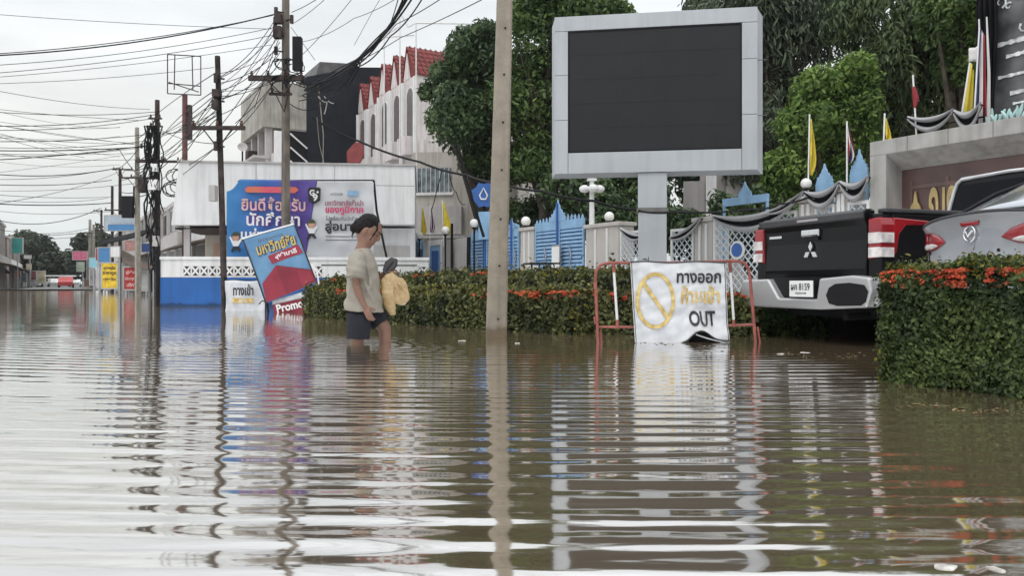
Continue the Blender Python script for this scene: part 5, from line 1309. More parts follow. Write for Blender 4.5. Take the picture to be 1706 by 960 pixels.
# ================================================================== concrete pole in the foreground
cp = thing("concrete_pole", "weathered square concrete pole standing in the water in the middle of the picture", "pole", (-.165, 8.12, 0), R(4))
b = MB(); HP = 9.0; vs = []; fs = []
lean = .025
rings = [(-.45, .222), (0, .213), (3.5, .160), (HP, .118)]
for z, wd in rings:
    h_ = wd / 2; c_ = h_ - .02; x = lean * z
    for p_ in ((-c_, -h_), (c_, -h_), (h_, -c_), (h_, c_), (c_, h_), (-c_, h_), (-h_, c_), (-h_, -c_)): vs.append((x + p_[0], p_[1], z))
for i in range(3):
    for j in range(8): fs.append((i*8+j, i*8+(j+1) % 8, (i+1)*8+(j+1) % 8, (i+1)*8+j))
fs.append(tuple(range(8))[::-1]); fs.append(tuple(range(24, 32)))
pole_m = mat("pole_concrete", (0.27, 0.235, 0.19), .9, var=.14, scale=6, bump=.35, bscale=45, streak=.35)
tide(pole_m, 0, .22, (.50, .44, .36))
b.add(vs, fs).build("shaft", pole_m, cp, bevel=.004)
b = MB()
for py in (45, 123, 203, 283, 365, 443, 532):
    z = CH - (py - HY) / F * 8.02; wd = .213 - .0151 * max(z, 0)
    b.lathe([(.011, 0), (.011, .008)], 10, Matrix.Translation((lean * z + .01, -wd / 2 + .001, z)) @ Matrix.Rotation(R(90), 4, 'X'))
b.build("bolt_hole", black, cp)

# ================================================================== red tube barrier and the OUT banner
YB = 7.45; sb = YB / F
rust = mat("faded_red_tube", (.30, .085, .07), .6, var=.25, scale=9, streak=.3)
br_ = thing("tube_barrier", "faded red and white tube crowd barrier standing in the water", "barrier", at(1128, HY, YB).xy.to_3d(), 0)
def q_(px, py, dy=0): return ((px - 1128) * sb, dy, CH - (py - HY) * sb)
b = MB(); b.tube([q_(1000, 640), q_(996, 560), q_(992, 470), q_(993, 452), q_(1000, 442), q_(1014, 438), q_(1128, 438), q_(1226, 435), q_(1240, 438), q_(1247, 448), q_(1250, 466), q_(1258, 560), q_(1264, 640)], .0145, 9); b.build("outer_tube", rust, br_, smooth=True)
b = MB(); b.tube([q_(998, 545), q_(1128, 546), q_(1256, 541)], .012, 8); b.build("lower_rail", rust, br_, smooth=True)
for (xa, xb) in ((1022, 1030), (1216, 1224)):
    b = MB(); b.tube([q_(xa, 440), q_(xb - 1, 544)], .0125, 8); up = b.build("upright", white_paint, br_, smooth=True)
    b = MB(); b.tube([q_(xa, 438, -.001), q_(xa + 1.0, 454, -.001)], .0165, 8); b.tube([q_(xb - 2, 533, -.001), q_(xb - 1, 545, -.001)], .0150, 8); b.build("red_sleeve", rust, up, smooth=True)
for (xa, ya, xb, yb) in ((990, 470, 991, 482), (990, 528, 992, 540), (1001, 552, 1004, 600), (1262, 545, 1267, 575)):
    b = MB(); b.tube([q_(xa, ya), q_(xb, yb)], .010, 7); b.build("coupling_hook", rust, br_)

ob = thing("exit_banner", "white canvas banner reading OUT with a yellow no-entry ring, hung over the barrier", "banner", at(1130, HY, YB - .05).xy.to_3d(), 0)
sb2 = (YB - .05) / F
canvas = mat("canvas_white", (.60, .62, .66), .7, var=.09, scale=5, col2=(.72, .735, .76), streak=.15)
def bxz(a, c):                                   # a along, c up
    z0 = CH - (573 - HY) * sb2; z1 = CH - (437 - HY) * sb2
    L_ = -80 + (-72 + 80) * (1 - c); R_ = 79 + (84 - 79) * (1 - c)
    x = (L_ + (R_ - L_) * a) * sb2
    lift = .115 * math.exp(-((a - .68) / .13) ** 2) + .03 * max(0, min(1, (a - .55) / .3))
    zb = z0 + lift * (1 if a > .3 else max(0, (a - .1) / .2))
    z = zb + (z1 - zb) * c + .006 * math.sin(a * 11) * c
    fold = max(0, 1 - c * 3.6)
    y = .010 * math.sin(a * 7 + c * 3) + .006 * math.sin(c * 17 + a * 4) * (1 - c * .6) + .0035 * math.sin(26 * a + 31 * c + 3 * math.sin(9 * a)) + .0025 * math.sin(47 * c - 18 * a) - fold * .06 * math.exp(-((a - .7) / .2) ** 2) + .012 * math.sin(a * 23 + c * 9) * fold - .02 * fold
    return (x, y, z)
b = MB(); b.grid(bxz, 60, 50); b.build("canvas", canvas, ob, smooth=True, solid=.004)
b = MB(); E_ = [bxz(i / 30, 1) for i in range(31)]; b.tube([(p_[0], p_[1] - .004, p_[2] + .002) for p_ in E_], .006, 6)
b.tube([(p_[0] - .0, p_[1] - .004, p_[2]) for p_ in [bxz(.012, i / 30) for i in range(31)]], .0035, 5); b.tube([(p_[0], p_[1] - .004, p_[2]) for p_ in [bxz(.988, i / 30) for i in range(31)]], .0035, 5)
b.tube([(p_[0], p_[1] - .006, p_[2] - .003) for p_ in [bxz(.18 + .82 * i / 40, 0) for i in range(41)]], .006, 6); b.build("dark_hem", ink, ob, smooth=True)
b = MB(); b.grid(lambda a, c: ((20 + 62 * a) * sb2, .05 + .02 * math.sin(a * 9), CH - (577 - HY) * sb2 + .13 * c), 12, 6); b.build("fold_shade_sheet", blackc, ob, solid=.004)  # black sheet added as the shade behind the lifted hem
b = MB(); b.tube([((28 + 8 * i) * sb2, -.03 - .02 * math.sin(i * .6), CH - ((557 + 3.2 * i - .18 * i * i) - HY) * sb2) for i in range(8)], .007, 6); b.build("loose_hem", canvas, ob, smooth=True)
def surf_y(x, z):
    a, c = (x / sb2 + 80) / 160, .5
    for _ in range(8):
        q = bxz(min(max(a, 0), 1), min(max(c, 0), 1)); a += (x - q[0]) / (160 * sb2); c += (z - q[2]) / (136 * sb2)
    return bxz(min(max(a, 0), 1), min(max(c, 0), 1))[1] - .012
def drape(o):
    for v in o.data.vertices: v.co.y = surf_y(v.co.x, v.co.z)
def obt(nm, s, m, x0, x1, y0, y1, bold=.03, shear=0):
    o = text(nm, s, m, ob, ((x0 + x1) / 2 - 1130) * sb2, CH - ((y0 + y1) / 2 - HY) * sb2, (x1 - x0) * sb2, (y1 - y0) * sb2, bold=bold, shear=shear); drape(o); return o
ochre = mat("ochre_paint", (.62, .40, .10), .65, var=.25, scale=18, col2=(.74, .58, .24))
obt("exit_lettering", "ทางออก", ink, 1127, 1201, 455, 472, .025)
obt("no_entry_lettering", "ห้ามเข้า", ochre, 1134, 1199, 476, 506, .03)
obt("out_lettering", "OUT", ink, 1147, 1191, 518, 543, .03)
b = MB(); n = 44; cx_, cz_, ra, rb = (1091.5 - 1130) * sb2, CH - (501 - HY) * sb2, 29.5 * sb2, 44 * sb2
ro, ri = 1.10, .90; vs = []; fs = []
for i in range(n):
    t_ = 2 * math.pi * i / n
    for k in (ro, ri):
        x, z = cx_ + ra * k * math.cos(t_), cz_ + rb * (1 + (k - 1) * .7) * math.sin(t_); vs.append((x, surf_y(x, z), z))
for i in range(n): j = (i + 1) % n; fs.append((2*i, 2*j, 2*j+1, 2*i+1))
b.add(vs, fs); b.build("no_entry_ring", ochre, ob)
b = MB(); p0_, p1_ = ((1069 - 1130) * sb2, CH - (468 - HY) * sb2), ((1113 - 1130) * sb2, CH - (531 - HY) * sb2)
b.grid(lambda a, c: ((lambda x, z: (x, surf_y(x, z) + .0005, z))(p0_[0] + (p1_[0] - p0_[0]) * a + (c - .5) * .030, p0_[1] + (p1_[1] - p0_[1]) * a + (c - .5) * .018)), 12, 1); b.build("slash", ochre, ob)

# ================================================================== entrance sign and leaning promotion sign
YE = 16.2; se = YE / F
es = thing("entrance_sign", "small white cloth sign with dark lettering over a yellow bar, by the wooden pole", "sign", at(408, HY, YE).xy.to_3d(), 0)
b = MB(); b.grid(lambda a, c: ((-33 + 66 * a) * se, .02 * math.sin(a * 7 + c * 4), CH - (522 - HY) * se + (522 - 468) * se * c + .01 * math.sin(a * 8) * c), 20, 12); b.build("cloth", canvas, es, smooth=True, solid=.006)
text("entrance_lettering", "ทางเข้า", ink, es, -2 * se, CH - (483 - HY) * se, 34 * se, 19 * se, y=-.03, bold=.03)
b = MB(); b.box(-20 * se, 15 * se, -.034, -.028, CH - (505 - HY) * se, CH - (497 - HY) * se); b.build("yellow_bar", ochre, es)
text("bar_lettering", "IN", canvas, es, -2.5 * se, CH - (501 - HY) * se, 12 * se, 5 * se, y=-.038, bold=.02)
b = MB(); b.tube([(-34 * se, .03, -.4), (-34 * se, .03, CH - (462 - HY) * se)], .03, 8); b.tube([(-34 * se, .03, CH - (467 - HY) * se), (33 * se, .03, CH - (467 - HY) * se), (34 * se, .03, -.4)], .015, 6); b.build("frame", black, es)

YP = 15.2; sp_ = YP / F
ps = thing("promotion_sign", "blue and red printed roadside sign leaning over, its foot in the water", "sign", at(470, HY, YP).xy.to_3d(), 0)
def pq(px, py, y=0): return ((px - 470) * sp_, y, CH - (py - HY) * sp_)
TL, TR, BR_, BL = (404, 398), (490, 373), (528, 471), (443, 505)
def pb(a, c, y=0):       # a left-right, c bottom-top
    bx0 = (BL[0] + (BR_[0] - BL[0]) * a, BL[1] + (BR_[1] - BL[1]) * a); tx0 = (TL[0] + (TR[0] - TL[0]) * a, TL[1] + (TR[1] - TL[1]) * a)
    return pq(bx0[0] + (tx0[0] - bx0[0]) * c, bx0[1] + (tx0[1] - bx0[1]) * c, y + .02 * math.sin(a * 5 + c * 3))
skyb = mat("sign_blue_print", (.10, .24, .44), .5, var=.12, scale=2, col2=(.15, .31, .49))
b = MB(); b.grid(lambda a, c: pb(a, c), 16, 20); b.build("blue_board", skyb, ps, smooth=True, solid=.015)
for (a0, c0, a1, c1) in ((0, 1, 1, 1),):
    b = MB(); b.tube([pb(a0 + (a1 - a0) * i / 8, c0 + (c1 - c0) * i / 8, -.01) for i in range(9)], .018, 6); b.build("white_edge", white_clean, ps)
b = MB(); b.tube([pb(1.0, i / 8, -.005) for i in range(9)], .014, 6); b.tube([pb(0, i / 8, -.005) for i in range(9)], .014, 6); b.build("dark_edge", darkpole, ps)
b = MB(); b.tube([pb(1.03, .30, -.02), pb(1.08, .14, -.02), pq(534, 492, -.02)], .016, 6); b.build("bare_pole", white_clean, ps)
redp = mat("sign_red_print", (.28, .022, .045), .5, var=.2, scale=2); redd = mat("sign_dark_red_print", (.22, .014, .035), .5, var=.2, scale=2)
def ppoly(pts, y, m, nm):
    b = MB(); vs = [pb(a, c, y) for a, c in pts]; n = len(vs); b.add(vs + [(x, yy - .006, z) for x, yy, z in vs], [tuple(range(n)), tuple(range(n, 2*n))[::-1]] + [(i, (i+1) % n, n + (i+1) % n, n + i) for i in range(n)]); return b.build(nm, m, ps)
ppoly([(0.02, .0), (0.06, .28), (.42, .47), (.40, .0)], -.022, redp, "red_block_front")
ppoly([(.40, .0), (.42, .47), (1.0, .22), (1.0, .02), (.8, .0)], -.024, redd, "red_block_side")
ppoly([(.76, .30), (.98, .215), (.98, .05), (.74, .04)], -.033, redp, "red_block_end")
ang = math.atan2(398 - 373, 86)
yel = mat("sign_yellow_print", (.60, .44, .10), .5, var=.2)
def pt_(nm, s, m, a, c, w_, h_, y, bold=.03):
    x, yy, z = pb(a, c, 0); return text(nm, s, m, ps, x, z, w_ * sp_, h_ * sp_, y=y, bold=bold, rot=ang)
pt_("title_shadow", "มหาวิทย์ชัย", mat("sign_navy_print", (.03, .06, .16), .5), .56, .765, 68, 22, -.028, .09)
pt_("title", "มหาวิทย์ชัย", yel, .55, .775, 66, 20, -.034, .02)
ppoly([(.36, .51), (.34, .64), (.93, .67), (.97, .52)], -.024, redp, "red_label")
pt_("label_lettering", "จุฬาบาลี", white_clean, .66, .588, 38, 11, -.036, .03)
pt_("small_line", "โครงการ", grey_ink, .5, .90, 44, 5, -.03, .0)
# lower flap in the water
b = MB(); b.grid(lambda a, c: pq(452 + (516 - 452) * a + 4 * (1 - c), (526 - 4 * a) + ((502 - 16 * a) - (526 - 4 * a)) * c, .05 + .03 * math.sin(a * 6)), 12, 6); b.build("lower_flap", redp, ps, smooth=True, solid=.008)
b = MB(); b.grid(lambda a, c: pq(453 + (512 - 453) * a, (508 - 13 * a) + ((500 - 15 * a) - (508 - 13 * a)) * c, .035 + .03 * math.sin(a * 6)), 12, 2); b.build("white_strip", canvas, ps, smooth=True, solid=.006)
text("flap_lettering", "Promoti", white_clean, ps, (487 - 470) * sp_, CH - (509 - HY) * sp_, 54 * sp_, 14 * sp_, y=-.0, bold=.03, rot=R(13))
b = MB(); b.tube([pq(444, 505, .04), pq(448, 540, .04)], .02, 6); b.tube([pq(431, 507, .02), pq(437, 501, .0), pq(446, 506, .02)], .012, 6); b.build("bent_leg", black, ps)

# ================================================================== wading person
def remesh(b, name, voxel, m, parent, smooth_it=6, noise=0.0, nscale=.1):
    me = b.mesh(name); o = bpy.data.objects.new(name, me); COL.objects.link(o)
    md = o.modifiers.new("r", 'REMESH'); md.mode = 'VOXEL'; md.voxel_size = voxel
    ms = o.modifiers.new("s", 'SMOOTH'); ms.factor = .5; ms.iterations = smooth_it
    if noise:
        tx = bpy.data.textures.new(name, 'CLOUDS'); tx.noise_scale = nscale; tx.noise_depth = 2
        d = o.modifiers.new("d", 'DISPLACE'); d.texture = tx; d.strength = noise; d.mid_level = .5
    dg = bpy.context.evaluated_depsgraph_get(); dg.update()
    nm = bpy.data.meshes.new_from_object(o.evaluated_get(dg)); bpy.data.objects.remove(o); bpy.data.meshes.remove(me)
    nm.name = name; nm.materials.clear(); nm.materials.append(m)
    for p_ in nm.polygons: p_.use_smooth = True
    ob_ = bpy.data.objects.new(name, nm); COL.objects.link(ob_)
    if parent is not None: ob_.parent = parent
    return ob_
def limb(b, pts, rs, n=14):
    for p_, r_ in zip(pts, rs): b.ell(p_, r_ * .999, 12, 8)
    b.tube(pts, rs, n)
XP, YPn = (612 - 853) / F * 7.3, 7.3
pe = thing("person", "woman in pale t-shirt and dark shorts wading to the right, looking down", "person", (XP, YPn, 0), 0)
skin = mat("skin", (.225, .122, .085), .5, var=.10, scale=6)
tee = mat("pale_tshirt", (.30, .275, .232), .85, var=.06, scale=4, bump=.15, bscale=120)
shorts_m = mat("dark_shorts", (.011, .012, .019), .85, var=.3, scale=8)
hair_m = mat("dark_hair", (.007, .005, .005), .6, var=.4, scale=20, spec=.2)
RY = Matrix.Rotation
b = MB()
Hm = Matrix.Translation((.020, 0, 1.072)) @ Matrix.Rotation(R(33), 4, 'Y') @ Matrix.Scale(1.19, 4)        # head frame: x forward, z up, nodded down
def h(x, y, z): return tuple(Hm @ Vector((x, y, z)))
b.ell((0, 0, 0), (.098, .074, .098), 20, 14, Hm)
b.ell((.045, 0, -.055), (.055, .056, .075), 18, 12, Hm)
b.ell((.066, 0, -.115), (.028, .030, .024), 12, 8, Hm)             # chin
b.ell((.060, 0, .02), (.040, .058, .030), 12, 8, Hm)               # brow
b.tube([h(.094, 0, .0), h(.110, 0, -.036), h(.098, 0, -.050)], [.010, .014, .010], 8)     # nose
b.ell((.088, 0, -.079), (.014, .024, .0075), 10, 6, Hm); b.ell((.085, 0, -.092), (.013, .021, .008), 10, 6, Hm)  # lips
for s in (-1, 1):
    b.ell((-.005, s * .075, -.028), (.019, .010, .030), 10, 8, Hm)  # ears
    b.ell((.055, s * .042, -.045), (.026, .018, .022), 10, 8, Hm)   # cheeks
limb(b, [h(-.035, 0, -.05), (-.035, 0, .94), (-.05, 0, .86)], [.056, .058, .070])
b.ell((-.05, 0, .70), (.095, .145, .17)); b.ell((-.045, 0, .53), (.092, .128, .16)); b.ell((-.045, 0, .40), (.110, .150, .115))
limb(b, [(-.045, -.07, .82), (-.055, -.155, .79)], [.055, .052]); limb(b, [(-.045, .07, .82), (-.055, .155, .79)], [.055, .052])
# right arm hanging, left arm bent forward
limb(b, [(-.055, -.165, .78), (-.060, -.20, .66), (-.065, -.212, .545)], [.048, .044, .037])
limb(b, [(-.065, -.212, .545), (-.035, -.218, .46), (.020, -.212, .345)], [.037, .036, .024])
limb(b, [(-.055, .165, .78), (-.045, .20, .66), (-.030, .205, .555)], [.048, .044, .037])
limb(b, [(-.030, .205, .555), (.06, .17, .595), (.155, .115, .665)], [.037, .035, .024])
def hand(b, wrist, fwd, up, side, curl, s=1.0):
    """wrist point; fwd: along the palm, up: back of the hand, side: towards the thumb"""
    W0, f, u, sd_ = Vector(wrist), Vector(fwd).normalized(), Vector(up).normalized(), Vector(side).normalized()
    P_ = lambda a, c, d: W0 + f * a * s + sd_ * c * s + u * d * s
    M = Matrix((f, sd_, u)).transposed().to_4x4(); M.translation = P_(.045, 0, 0)
    b.ell((0, 0, 0), (.052 * s, .038 * s, .016 * s), 12, 8, M)
    for k, (off, ln) in enumerate(((.027, .070), (.009, .078), (-.009, .072), (-.026, .056))):
        p = P_(.080, off, 0); a = 0; pts = [p]
        for j, fr in enumerate((.45, .32, .23)):
            a += curl * (.7 if j == 0 else 1.0)
            p = p + (f * math.cos(a) - u * math.sin(a)) * ln * fr * s; pts.append(p)
        limb(b, pts, [.0090 * s, .0084 * s, .0078 * s, .0068 * s], 8)
    t0 = P_(.018, .028, -.004); t1 = t0 + (f * .55 + sd_ * .75 - u * .25) * .036 * s; t2 = t1 + (f * .85 + sd_ * .2 - u * .45) * .030 * s
    limb(b, [t0, t1, t2], [.013 * s, .0105 * s, .008 * s], 8)
hand(b, (.020, -.212, .345), (.38, 0, -.92), (-.25, -.95, -.1), (.92, -.2, .38), .38)
hand(b, (.155, .115, .665), (.85, -.25, .30), (-.15, .1, .98), (-.2, -.95, .2), .75)
# legs: right leg behind, left leg stepping forward
limb(b, [(-.055, -.085, .40), (-.062, -.088, .22), (-.070, -.09, .055)], [.092, .080, .058])
limb(b, [(-.070, -.09, .055), (-.092, -.09, -.08), (-.125, -.09, -.36)], [.056, .058, .034])
limb(b, [(-.03, .085, .40), (.065, .088, .26), (.150, .09, .125)], [.092, .080, .060])
limb(b, [(.150, .09, .125), (.152, .09, -.01), (.150, .09, -.33)], [.058, .058, .034])
for (x, y, z) in ((-.125, -.09, -.38), (.150, .09, -.36)):
    limb(b, [(x - .03, y, z - .01), (x + .06, y, z - .02), (x + .15, y - .01, z - .035)], [.035, .034, .024])
remesh(b, "body", .0055, skin, pe, 4)
# eyes and brows (nearly hidden, looking down)
b = MB()
for s in (-1, 1): b.ell((.086, s * .030, -.012), (.010, .013, .004), 10, 6, Hm)
b.build("eyes", hair_m, pe, smooth=True)
b = MB()
for s in (-1, 1): b.tube([h(.098, s * .012, .012), h(.094, s * .032, .018), h(.078, s * .048, .012)], .0035, 6)
b.build("eyebrows", hair_m, pe)
# hair
b = MB()
b.ell((-.022, 0, .022), (.094, .080, .090), 20, 14, Hm); b.ell((-.055, 0, -.015), (.056, .076, .075), 18, 12, Hm)
limb(b, [h(-.095, 0, -.01), (-.100, 0, 1.085), (-.118, -.01, 1.085)], [.046, .040, .042]); b.ell((-.122, -.01, 1.08), (.040, .040, .048))
limb(b, [h(.03, -.058, .082), h(.068, -.068, .03), h(.066, -.068, -.04), h(.062, -.06, -.075)], [.014, .010, .007, .004], 8)
limb(b, [h(.05, .062, .070), h(.080, .066, .02), h(.080, .060, -.05)], [.014, .010, .006], 8)
limb(b, [(-.125, -.02, 1.04), (-.138, -.03, 1.0), (-.13, -.03, .975)], [.014, .008, .004], 8)
remesh(b, "hair", .005, hair_m, pe, 3, noise=.012, nscale=.03)
# t-shirt
b = MB(); ring = []
for (z, cx_, rx, ry) in ((.885, -.040, .066, .074), (.865, -.045, .082, .105), (.835, -.050, .098, .165), (.79, -.050, .118, .195), (.70, -.046, .140, .190), (.60, -.042, .146, .182), (.50, -.040, .150, .186), (.40, -.034, .172, .204), (.345, -.030, .182, .214), (.300, -.028, .186, .218)):
    ring.append([(cx_ + rx * math.cos(t_) * (1 + .02 * math.sin(3 * t_ + z * 14)), ry * math.sin(t_) * (1 + .02 * math.sin(5 * t_ + z * 9)), z - .014 * math.cos(t_) * (1 if z < .4 else 0)) for t_ in [2 * math.pi * i / 32 for i in range(32)]])
vs = [p_ for r_ in ring for p_ in r_]; k = len(ring)
fs = [(i*32+j, (i+1)*32+j, (i+1)*32+(j+1) % 32, i*32+(j+1) % 32) for i in range(k-1) for j in range(32)] + [tuple(range(32)), tuple(range((k-1)*32, k*32))[::-1]]
b.add(vs, fs)
for s in (-1, 1):
    e_ = (-.068, -.236, .605) if s < 0 else (-.048, .232, .62)
    b.tube([(-.05, s * .10, .80), (-.056, s * .175, .775), (-.062, s * .213, .70), e_], [.070, .082, .086, .096], 20)
# folds running from the armpit and the waist
g3 = random.Random(9)
for (p0_, p1_, p2_) in (((.03, -.165, .72), (.06, -.155, .55), (.02, -.17, .40)), ((-.12, -.13, .62), (-.13, -.14, .48), (-.17, -.10, .36)), ((.06, -.13, .50), (.0, -.175, .42), (-.10, -.16, .37)), ((-.02, -.18, .62), (.04, -.165, .50), (.09, -.14, .38)), ((-.14, -.12, .45), (-.10, -.165, .40), (-.04, -.19, .36))):
    b.tube([p0_, p1_, p2_], [.006, .020, .010], 8)
ts = remesh(b, "t_shirt", .0055, tee, pe, 4, noise=.014, nscale=.10)
NR = [v.normal.copy() for v in ts.data.vertices]
for v in ts.data.vertices:                              # hanging folds: diagonal ridges, strongest at the waist and under the arm
    x, y, z = v.co; n_ = NR[v.index]
    m1 = math.exp(-((z - .40) / .14) ** 2); m2 = math.exp(-(((z - .66) / .10) ** 2 + ((x + .0) / .12) ** 2)); sv = math.exp(-((z - .68) / .07) ** 2) * (1 if abs(y) > .19 else 0)
    d = m1 * .008 * math.sin(46 * z + 30 * x + 4 * math.sin(9 * x + 6 * y)) + m2 * .009 * math.sin(38 * z - 44 * x + 2 * math.sin(20 * x)) + sv * .006 * math.sin(70 * z + 25 * x) + .004 * math.sin(21 * x + 16 * y + 9 * z)
    v.co += n_ * d
# shorts
b = MB()
b.ell((-.040, 0, .365), (.100, .145, .095))
limb(b, [(-.045, -.080, .37), (-.062, -.09, .22)], [.088, .106], 20); b.tube([(-.060, -.09, .28), (-.062, -.09, .20), (-.068, -.09, .048)], [.110, .112, .104], 20)
limb(b, [(-.03, .080, .37), (.03, .088, .30)], [.088, .102], 20); b.tube([(.0, .088, .34), (.055, .089, .265), (.118, .09, .178)], [.110, .110, .100], 20)
remesh(b, "shorts", .006, shorts_m, pe, 4, noise=.016, nscale=.07)

# what she carries
bagm = mat("orange_plastic_bag", (.72, .53, .29), .35, var=.18, scale=7, col2=(.82, .66, .42), trans=.45)
bag = thing("carrier_bag", "translucent orange-yellow plastic bag hanging from the woman's hand", "bag", (XP + .205, YPn + .07, 0), 0)
def bpx(px, py, y=0): return ((px - 612) * .005615 - .205, y, CH - (py - HY) * .005615)
b = MB()
b.ell(bpx(663, 484, .02), (.080, .062, .125), 16, 12); b.ell(bpx(666, 494, .01), (.084, .06, .085), 16, 12); b.ell(bpx(646, 478, -.02), (.066, .055, .13), 16, 12)
limb(b, [bpx(645, 490, -.03), bpx(649, 508, -.03), bpx(652, 520, -.02)], [.058, .052, .036])
limb(b, [bpx(656, 472, .0), bpx(651, 458, .03), bpx(648, 447, .04)], [.062, .034, .012]); limb(b, [bpx(642, 470, -.02), bpx(644, 458, .02), bpx(647, 447, .04)], [.048, .028, .011])
for (pa, pb_) in (((651, 452), (672, 505)), ((648, 452), (656, 500)), ((645, 455), (645, 512)), ((652, 454), (678, 488)), ((643, 455), (638, 495))):
    b.tube([bpx(pa[0], pa[1], -.01), bpx((pa[0] + pb_[0]) / 2, (pa[1] + pb_[1]) / 2 + 2, -.058), bpx(pb_[0], pb_[1], -.050)], [.007, .012, .007], 8)
remesh(b, "bag_film", .005, bagm, bag, 2, noise=.012, nscale=.03)
b = MB(); b.ell(bpx(668, 503, .015), (.045, .035, .035), 12, 8); b.build("white_parcel", white_clean, bag, smooth=True)
pou = thing("pouch", "dark grey folded pouch held in the woman's left hand", "pouch", (XP + .20, YPn + .09, 0), 0)
gm = mat("grey_pouch_cloth", (.055, .052, .058), .7, var=.2, scale=12)
b = MB(); pp = [(636, 449), (640, 436), (650, 428), (660, 431), (659, 444), (650, 452), (644, 458), (637, 456)]
b.prism([((a - 612) * .005615 - .20, CH - (c - HY) * .005615) for a, c in pp][::-1], -.055, .035, 'y'); b.build("cloth_body", gm, pou, bevel=.015, seg=3)
b = MB(); b.tube([((642 - 612) * .005615 - .2, -.058, CH - (452 - HY) * .005615), ((654 - 612) * .005615 - .2, -.058, CH - (436 - HY) * .005615)], .004, 6); b.build("zip_line", black, pou)

# ================================================================== black pickup truck
GZ = -.17
carblack = mat("black_car_paint", (.006, .006, .0075), .30, var=.15, coat=.10, spec=.22)
chrome = mat("chrome", (.72, .72, .73), .16, metal=.95, var=.04)
bumperm = mat("silver_bumper", (.50, .50, .51), .30, metal=.55, var=.06, scale=2)
redlens = mat("red_lens", (.30, .010, .018), .18, var=.15, coat=.5); clearlens = mat("clear_lens", (.68, .64, .63), .15, var=.25, scale=14, coat=.5)
plastic = mat("grey_plastic", (.045, .046, .05), .6, var=.15)
tr = thing("pickup_truck", "black pickup truck parked with its silver step bumper toward the flooded road", "pickup truck", (2.93, 7.575, GZ), R(-70.7))
tr.scale = (.965, 1, 1)
def arch_profile(y0, y1, zt, zs, wheels, ra=.47, zc=.40):
    pts = [(y0, zt), (y1, zt), (y1, zs)]
    for yc in sorted(wheels, reverse=True):
        for i in range(13):
            a = math.pi * i / 12; pts.append((yc + ra * math.cos(a), max(zs, zc + ra * math.sin(a))))
    pts.append((y0, zs)); return pts[::-1]
b = MB()
for s in (-1, 1):
    x0, x1 = (.80, .895) if s > 0 else (-.895, -.80)
    b.prism(arch_profile(.10, 2.45, 1.345, .60, [1.30]), x0, x1, 'x')
b.box(-.80, .80, .06, 2.45, .72, .78); b.box(-.80, .80, 2.36, 2.449, .781, 1.34)
b.box(.725, .890, -.012, .099, .62, 1.345); b.box(-.890, -.725, -.012, .099, .62, 1.345)
b.build("cargo_bed", carblack, tr, bevel=.018)
b = MB()
for s in (-1, 1): b.box(s * .86 - .055, s * .86 + .055, .02, 2.45, 1.347, 1.385)
b.build("bed_rail_cap", plastic, tr, bevel=.012)
b = MB(); b.prism([(.075, .765), (-.012, .765), (-.030, .86), (-.020, .98), (-.012, 1.12), (-.020, 1.25), (-.050, 1.30), (-.055, 1.36), (-.02, 1.385), (.075, 1.385)][::-1], -.722, .722, 'x'); tg_ = b.build("tailgate", carblack, tr, bevel=.010)
b = MB(); b.prism([(-.057, 1.300), (-.075, 1.312), (-.078, 1.365), (-.03, 1.392), (.04, 1.392), (.04, 1.386), (-.02, 1.386), (-.056, 1.361)][::-1], -.73, .73, 'x'); b.build("tailgate_lip", plastic, tg_, bevel=.006)
b = MB(); b.box(-.15, .15, -.083, -.076, 1.325, 1.350); b.build("brake_light", mat("smoked_lens", (.30, .28, .29), .2, coat=.5), tg_, bevel=.004)
b = MB(); b.box(-.13, .13, -.055, -.019, 1.185, 1.255); b.build("handle", chrome, tg_, bevel=.015, seg=3)
b = MB(); b.box(-.11, .11, -.040, -.0185, 1.150, 1.178); b.build("handle_recess", black, tg_)
def diamond(cx, cz, w_, h_, a): return [(cx + w_ * math.cos(a) * q[0] - h_ * math.sin(a) * q[1], cz + w_ * math.sin(a) * q[0] + h_ * math.cos(a) * q[1]) for q in ((1, 0), (0, 1), (-1, 0), (0, -1))]
b = MB(); b.prism(diamond(0, 1.085, .030, .052, 0), -.045, -.022); b.prism(diamond(-.052, 1.008, .030, .052, R(-60)), -.046, -.022); b.prism(diamond(.052, 1.008, .030, .052, R(60)), -.044, -.022); b.build("emblem", chrome, tg_, bevel=.003)
b = MB(); b.box(-.66, -.46, -.026, -.019, 1.19, 1.215); b.build("model_script", chrome, tg_)
for s in (-1, 1):
    lm = MB(); lm.prism([(s * q[0], q[1]) for q in ((.752, 1.30), (.895, 1.305), (.912, 1.24), (.905, 1.02), (.88, .955), (.745, .94), (.756, 1.10))][::(-1 if s > 0 else 1)], -.035, .12, 'y')
    arm = [(.10, 1.305), (.50, 1.285), (.54, 1.270), (.50, 1.245), (.24, 1.235), (.17, 1.16), (.14, 1.0), (.10, .96)]
    lm.prism(arm, min(s * .885, s * .912), max(s * .885, s * .912), 'x')
    l_ = lm.build("tail_lamp", redlens, tr, bevel=.012)
    for (z0_, z1_) in ((1.080, 1.175), (.955, 1.045)):
        b = MB(); xa, xb = sorted((s * .762, s * .900)); b.box(xa, xb, -.044, -.0355, z0_, z1_)
        xa, xb = sorted((s * .900, s * .921)); b.box(xa, xb, -.0435, .10, z0_ + .002, z1_ - .004); b.build("clear_band", clearlens, l_, bevel=.004)
b = MB(); b.box(-.88, .88, .0, .1, .60, .764); b.build("rear_sill", carblack, tr)
U = [(-.95, .62), (-.92, .765), (-.47, .775), (-.30, .585), (.26, .585), (.30, .775), (.72, .80), (.93, .78), (.96, .66), (.90, .52), (.30, .485), (-.85, .485)]
